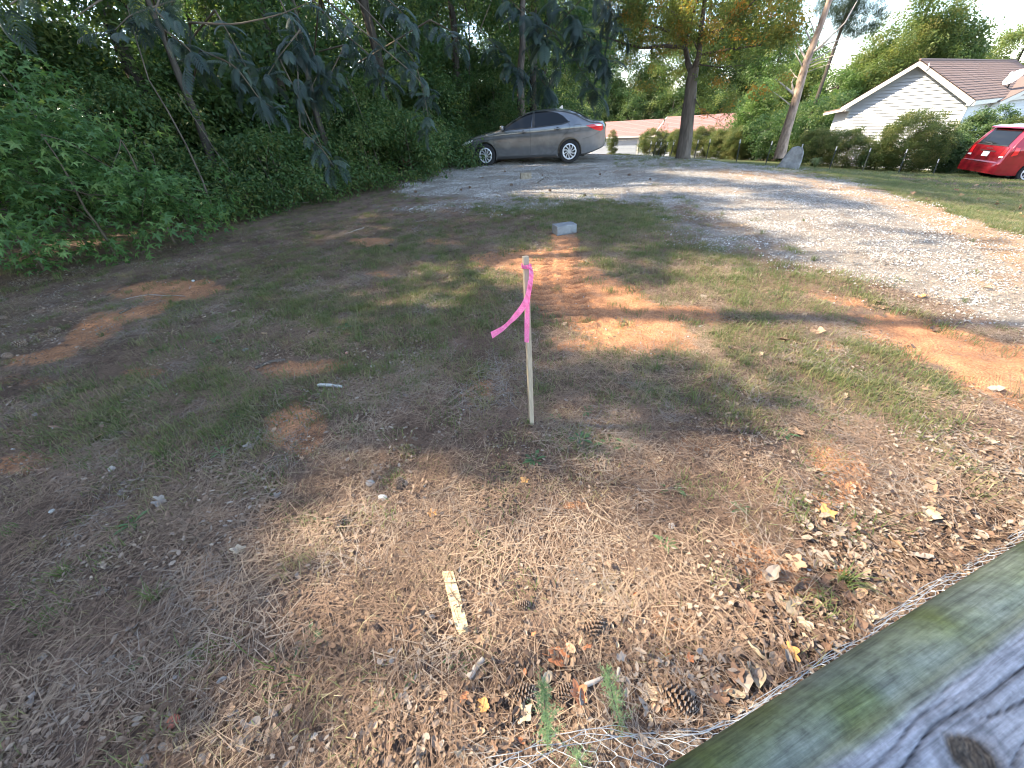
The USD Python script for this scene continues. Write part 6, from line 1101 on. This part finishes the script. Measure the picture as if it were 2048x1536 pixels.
# low weeds
def rosette(rng, n, L):
    b = MB()
    for k in range(n):
        a = k * 2.4 + rng.normal(0, .2); l = L * rng.uniform(.6, 1.1); w = l * .26; d = np.array([math.cos(a), math.sin(a), 0]); s = np.array([-d[1], d[0], 0]); h = rng.uniform(.12, .5)
        c = [d * l * t + np.array([0, 0, l * h * math.sin(t * 2.3) * .7 + .004]) for t in (0, .35, .7, 1)]; ww = [w * .2, w * .75, w, 0]
        v = []; [v.extend([p - s * q / 2, p + [0, 0, -q * .12], p + s * q / 2]) for p, q in zip(c, ww)]
        b.add(v, [[i * 3 + j, i * 3 + j + 1, i * 3 + j + 4, i * 3 + j + 3] for i in range(3) for j in range(2)])
    return b.get()
rngW = np.random.default_rng(44)
for px, py, L, what in [(1160, 880, .07, 'pale green weed rosette right of the foot of the stake'), (1216, 889, .075, 'brightest weed rosette, right of the stake foot'), (1252, 892, .07, 'weed rosette at the right end of the row right of the stake'), (1068, 922, .07, 'weed rosette just below the foot of the stake'), (1342, 978, .07, 'dark weed rosette at the right of the sun patch'), (1175, 825, .05, 'small silvery weed right of the stake'), (1110, 838, .05, 'tiny weed beside the stake'), (430, 685, .07, 'weed rosette in the shaded grass at the left'), (440, 905, .06, 'weed rosette in the shade at the left middle'), (270, 1052, .075, 'large flat weed in the shade at the lower left'), (470, 835, .05, 'weed left of the white chip'), (620, 1277, .06, 'grassy weed in the dark needles left of the lath'), (1330, 1092, .05, 'weed in the bare red soil at the right'), (690, 660, .08, 'bright clover patch left of the stake'), (1570, 870, .06, 'weed beside the pale brown leaf at the right'), (905, 1320, .035, 'little seedling below the lath, left one'), (925, 1325, .035, 'little seedling below the lath, right one'), (770, 1405, .045, 'three leaved seedling at the bottom'), (820, 1360, .03, 'tiny seedling right of the shaded litter'), (265, 1330, .04, 'single green leaf lying in the lower left'), (1480, 1020, .05, 'small weed on the red soil above the leaf pile'), (310, 705, .05, 'small weed near the end of the red patch'), (640, 1050, .05, 'yellow green weed at the left of the sun patch')]:
    q = G(px, py); v, f = rosette(rngW, rngW.integers(6, 12), L * 1.1); put('weed', (v + [q[0], q[1], float(surf(q[0], q[1]))], f), 'weed_leaf', label=what, category='weed')
def juniper(base, tip, what):
    q = G(*base); z = float(surf(q[0], q[1])); d = ray(*tip); h2 = d[:2] @ d[:2]; s_ = ((q[:2] - EYE[:2]) @ d[:2]) / h2; T = EYE + d * s_; H = max(T[2] - z, .06); lean = T[:2] - q[:2]
    t = thing('juniper_seedling', what, 'seedling', (q[0], q[1], z)); rng = np.random.default_rng(int(base[0])); b = MB(); ax = lambda u: np.array([lean[0] * u, lean[1] * u, H * u])
    put('stem', tube([ax(-.05), ax(.5), ax(1)], [.0026, .002, .0008], 5), 'twig', t)
    for k in range(int(105 * H / .3)):
        u = rng.uniform(.04, 1); a = rng.uniform(0, 7); l = .055 * (1.1 - .75 * u) * rng.uniform(.25, 1.2) * (.45 + .9 * abs(math.sin(u * 9 + a))); o = ax(u); d_ = np.array([math.cos(a) * .8, math.sin(a) * .8, .75]); tip_ = o + d_ * l
        for m in range(12):
            w = (m + .5) / 12; c = o + (tip_ - o) * w; d2 = rng.normal(size=3) + d_ * .9; d2 /= np.linalg.norm(d2); s = np.cross(d2, [.2, .4, 1]); s /= np.linalg.norm(s); b.add([c - s * .0009, c + s * .0009, c + d2 * rng.uniform(.005, .010)], [[0, 1, 2]])
    put('needles', b.get(), 'juniper_green', t)
juniper((1095, 1492), (1086, 1364), 'bright feathery juniper seedling standing in the sun by the netting'); juniper((1240, 1452), (1212, 1338), 'darker juniper seedling behind the front one, half shaded'); juniper((1168, 1534), (1150, 1505), 'low juniper sprig under the wire netting')
rngT = np.random.default_rng(61)
x, y = field(rngT, 16, 8, .5); gv, sa, cl, ge, lf = cover(x, y); k = rngT.uniform(size=len(x)) < .25 * ge + .05
strew('grass_tufts', [f'tuft_{i}' for i in range(3)], rngT, x[k], y[k], (.35, .9), .3, kind='stuff', label='taller single tufts of green grass in the yard', category='grass')
for px, py, s, what in [(1690, 1165, .8, 'bright green grass tuft growing out of the leaf pile'), (2040, 800, 1.6, 'tall dry grass tuft at the right edge'), (120, 560, 1.6, 'feathery green tuft at the forest edge on the left')]:
    q = G(px, py); v, f = grass_patch(int(px), 26, .03 * s, (.06 * s, .13 * s), .004, 1.0); put('grass_clump', (v + [q[0], q[1], float(surf(q[0], q[1]))], f), 'dry_blade' if 'dry' in what else 'grass_blade', label=what, category='grass clump')
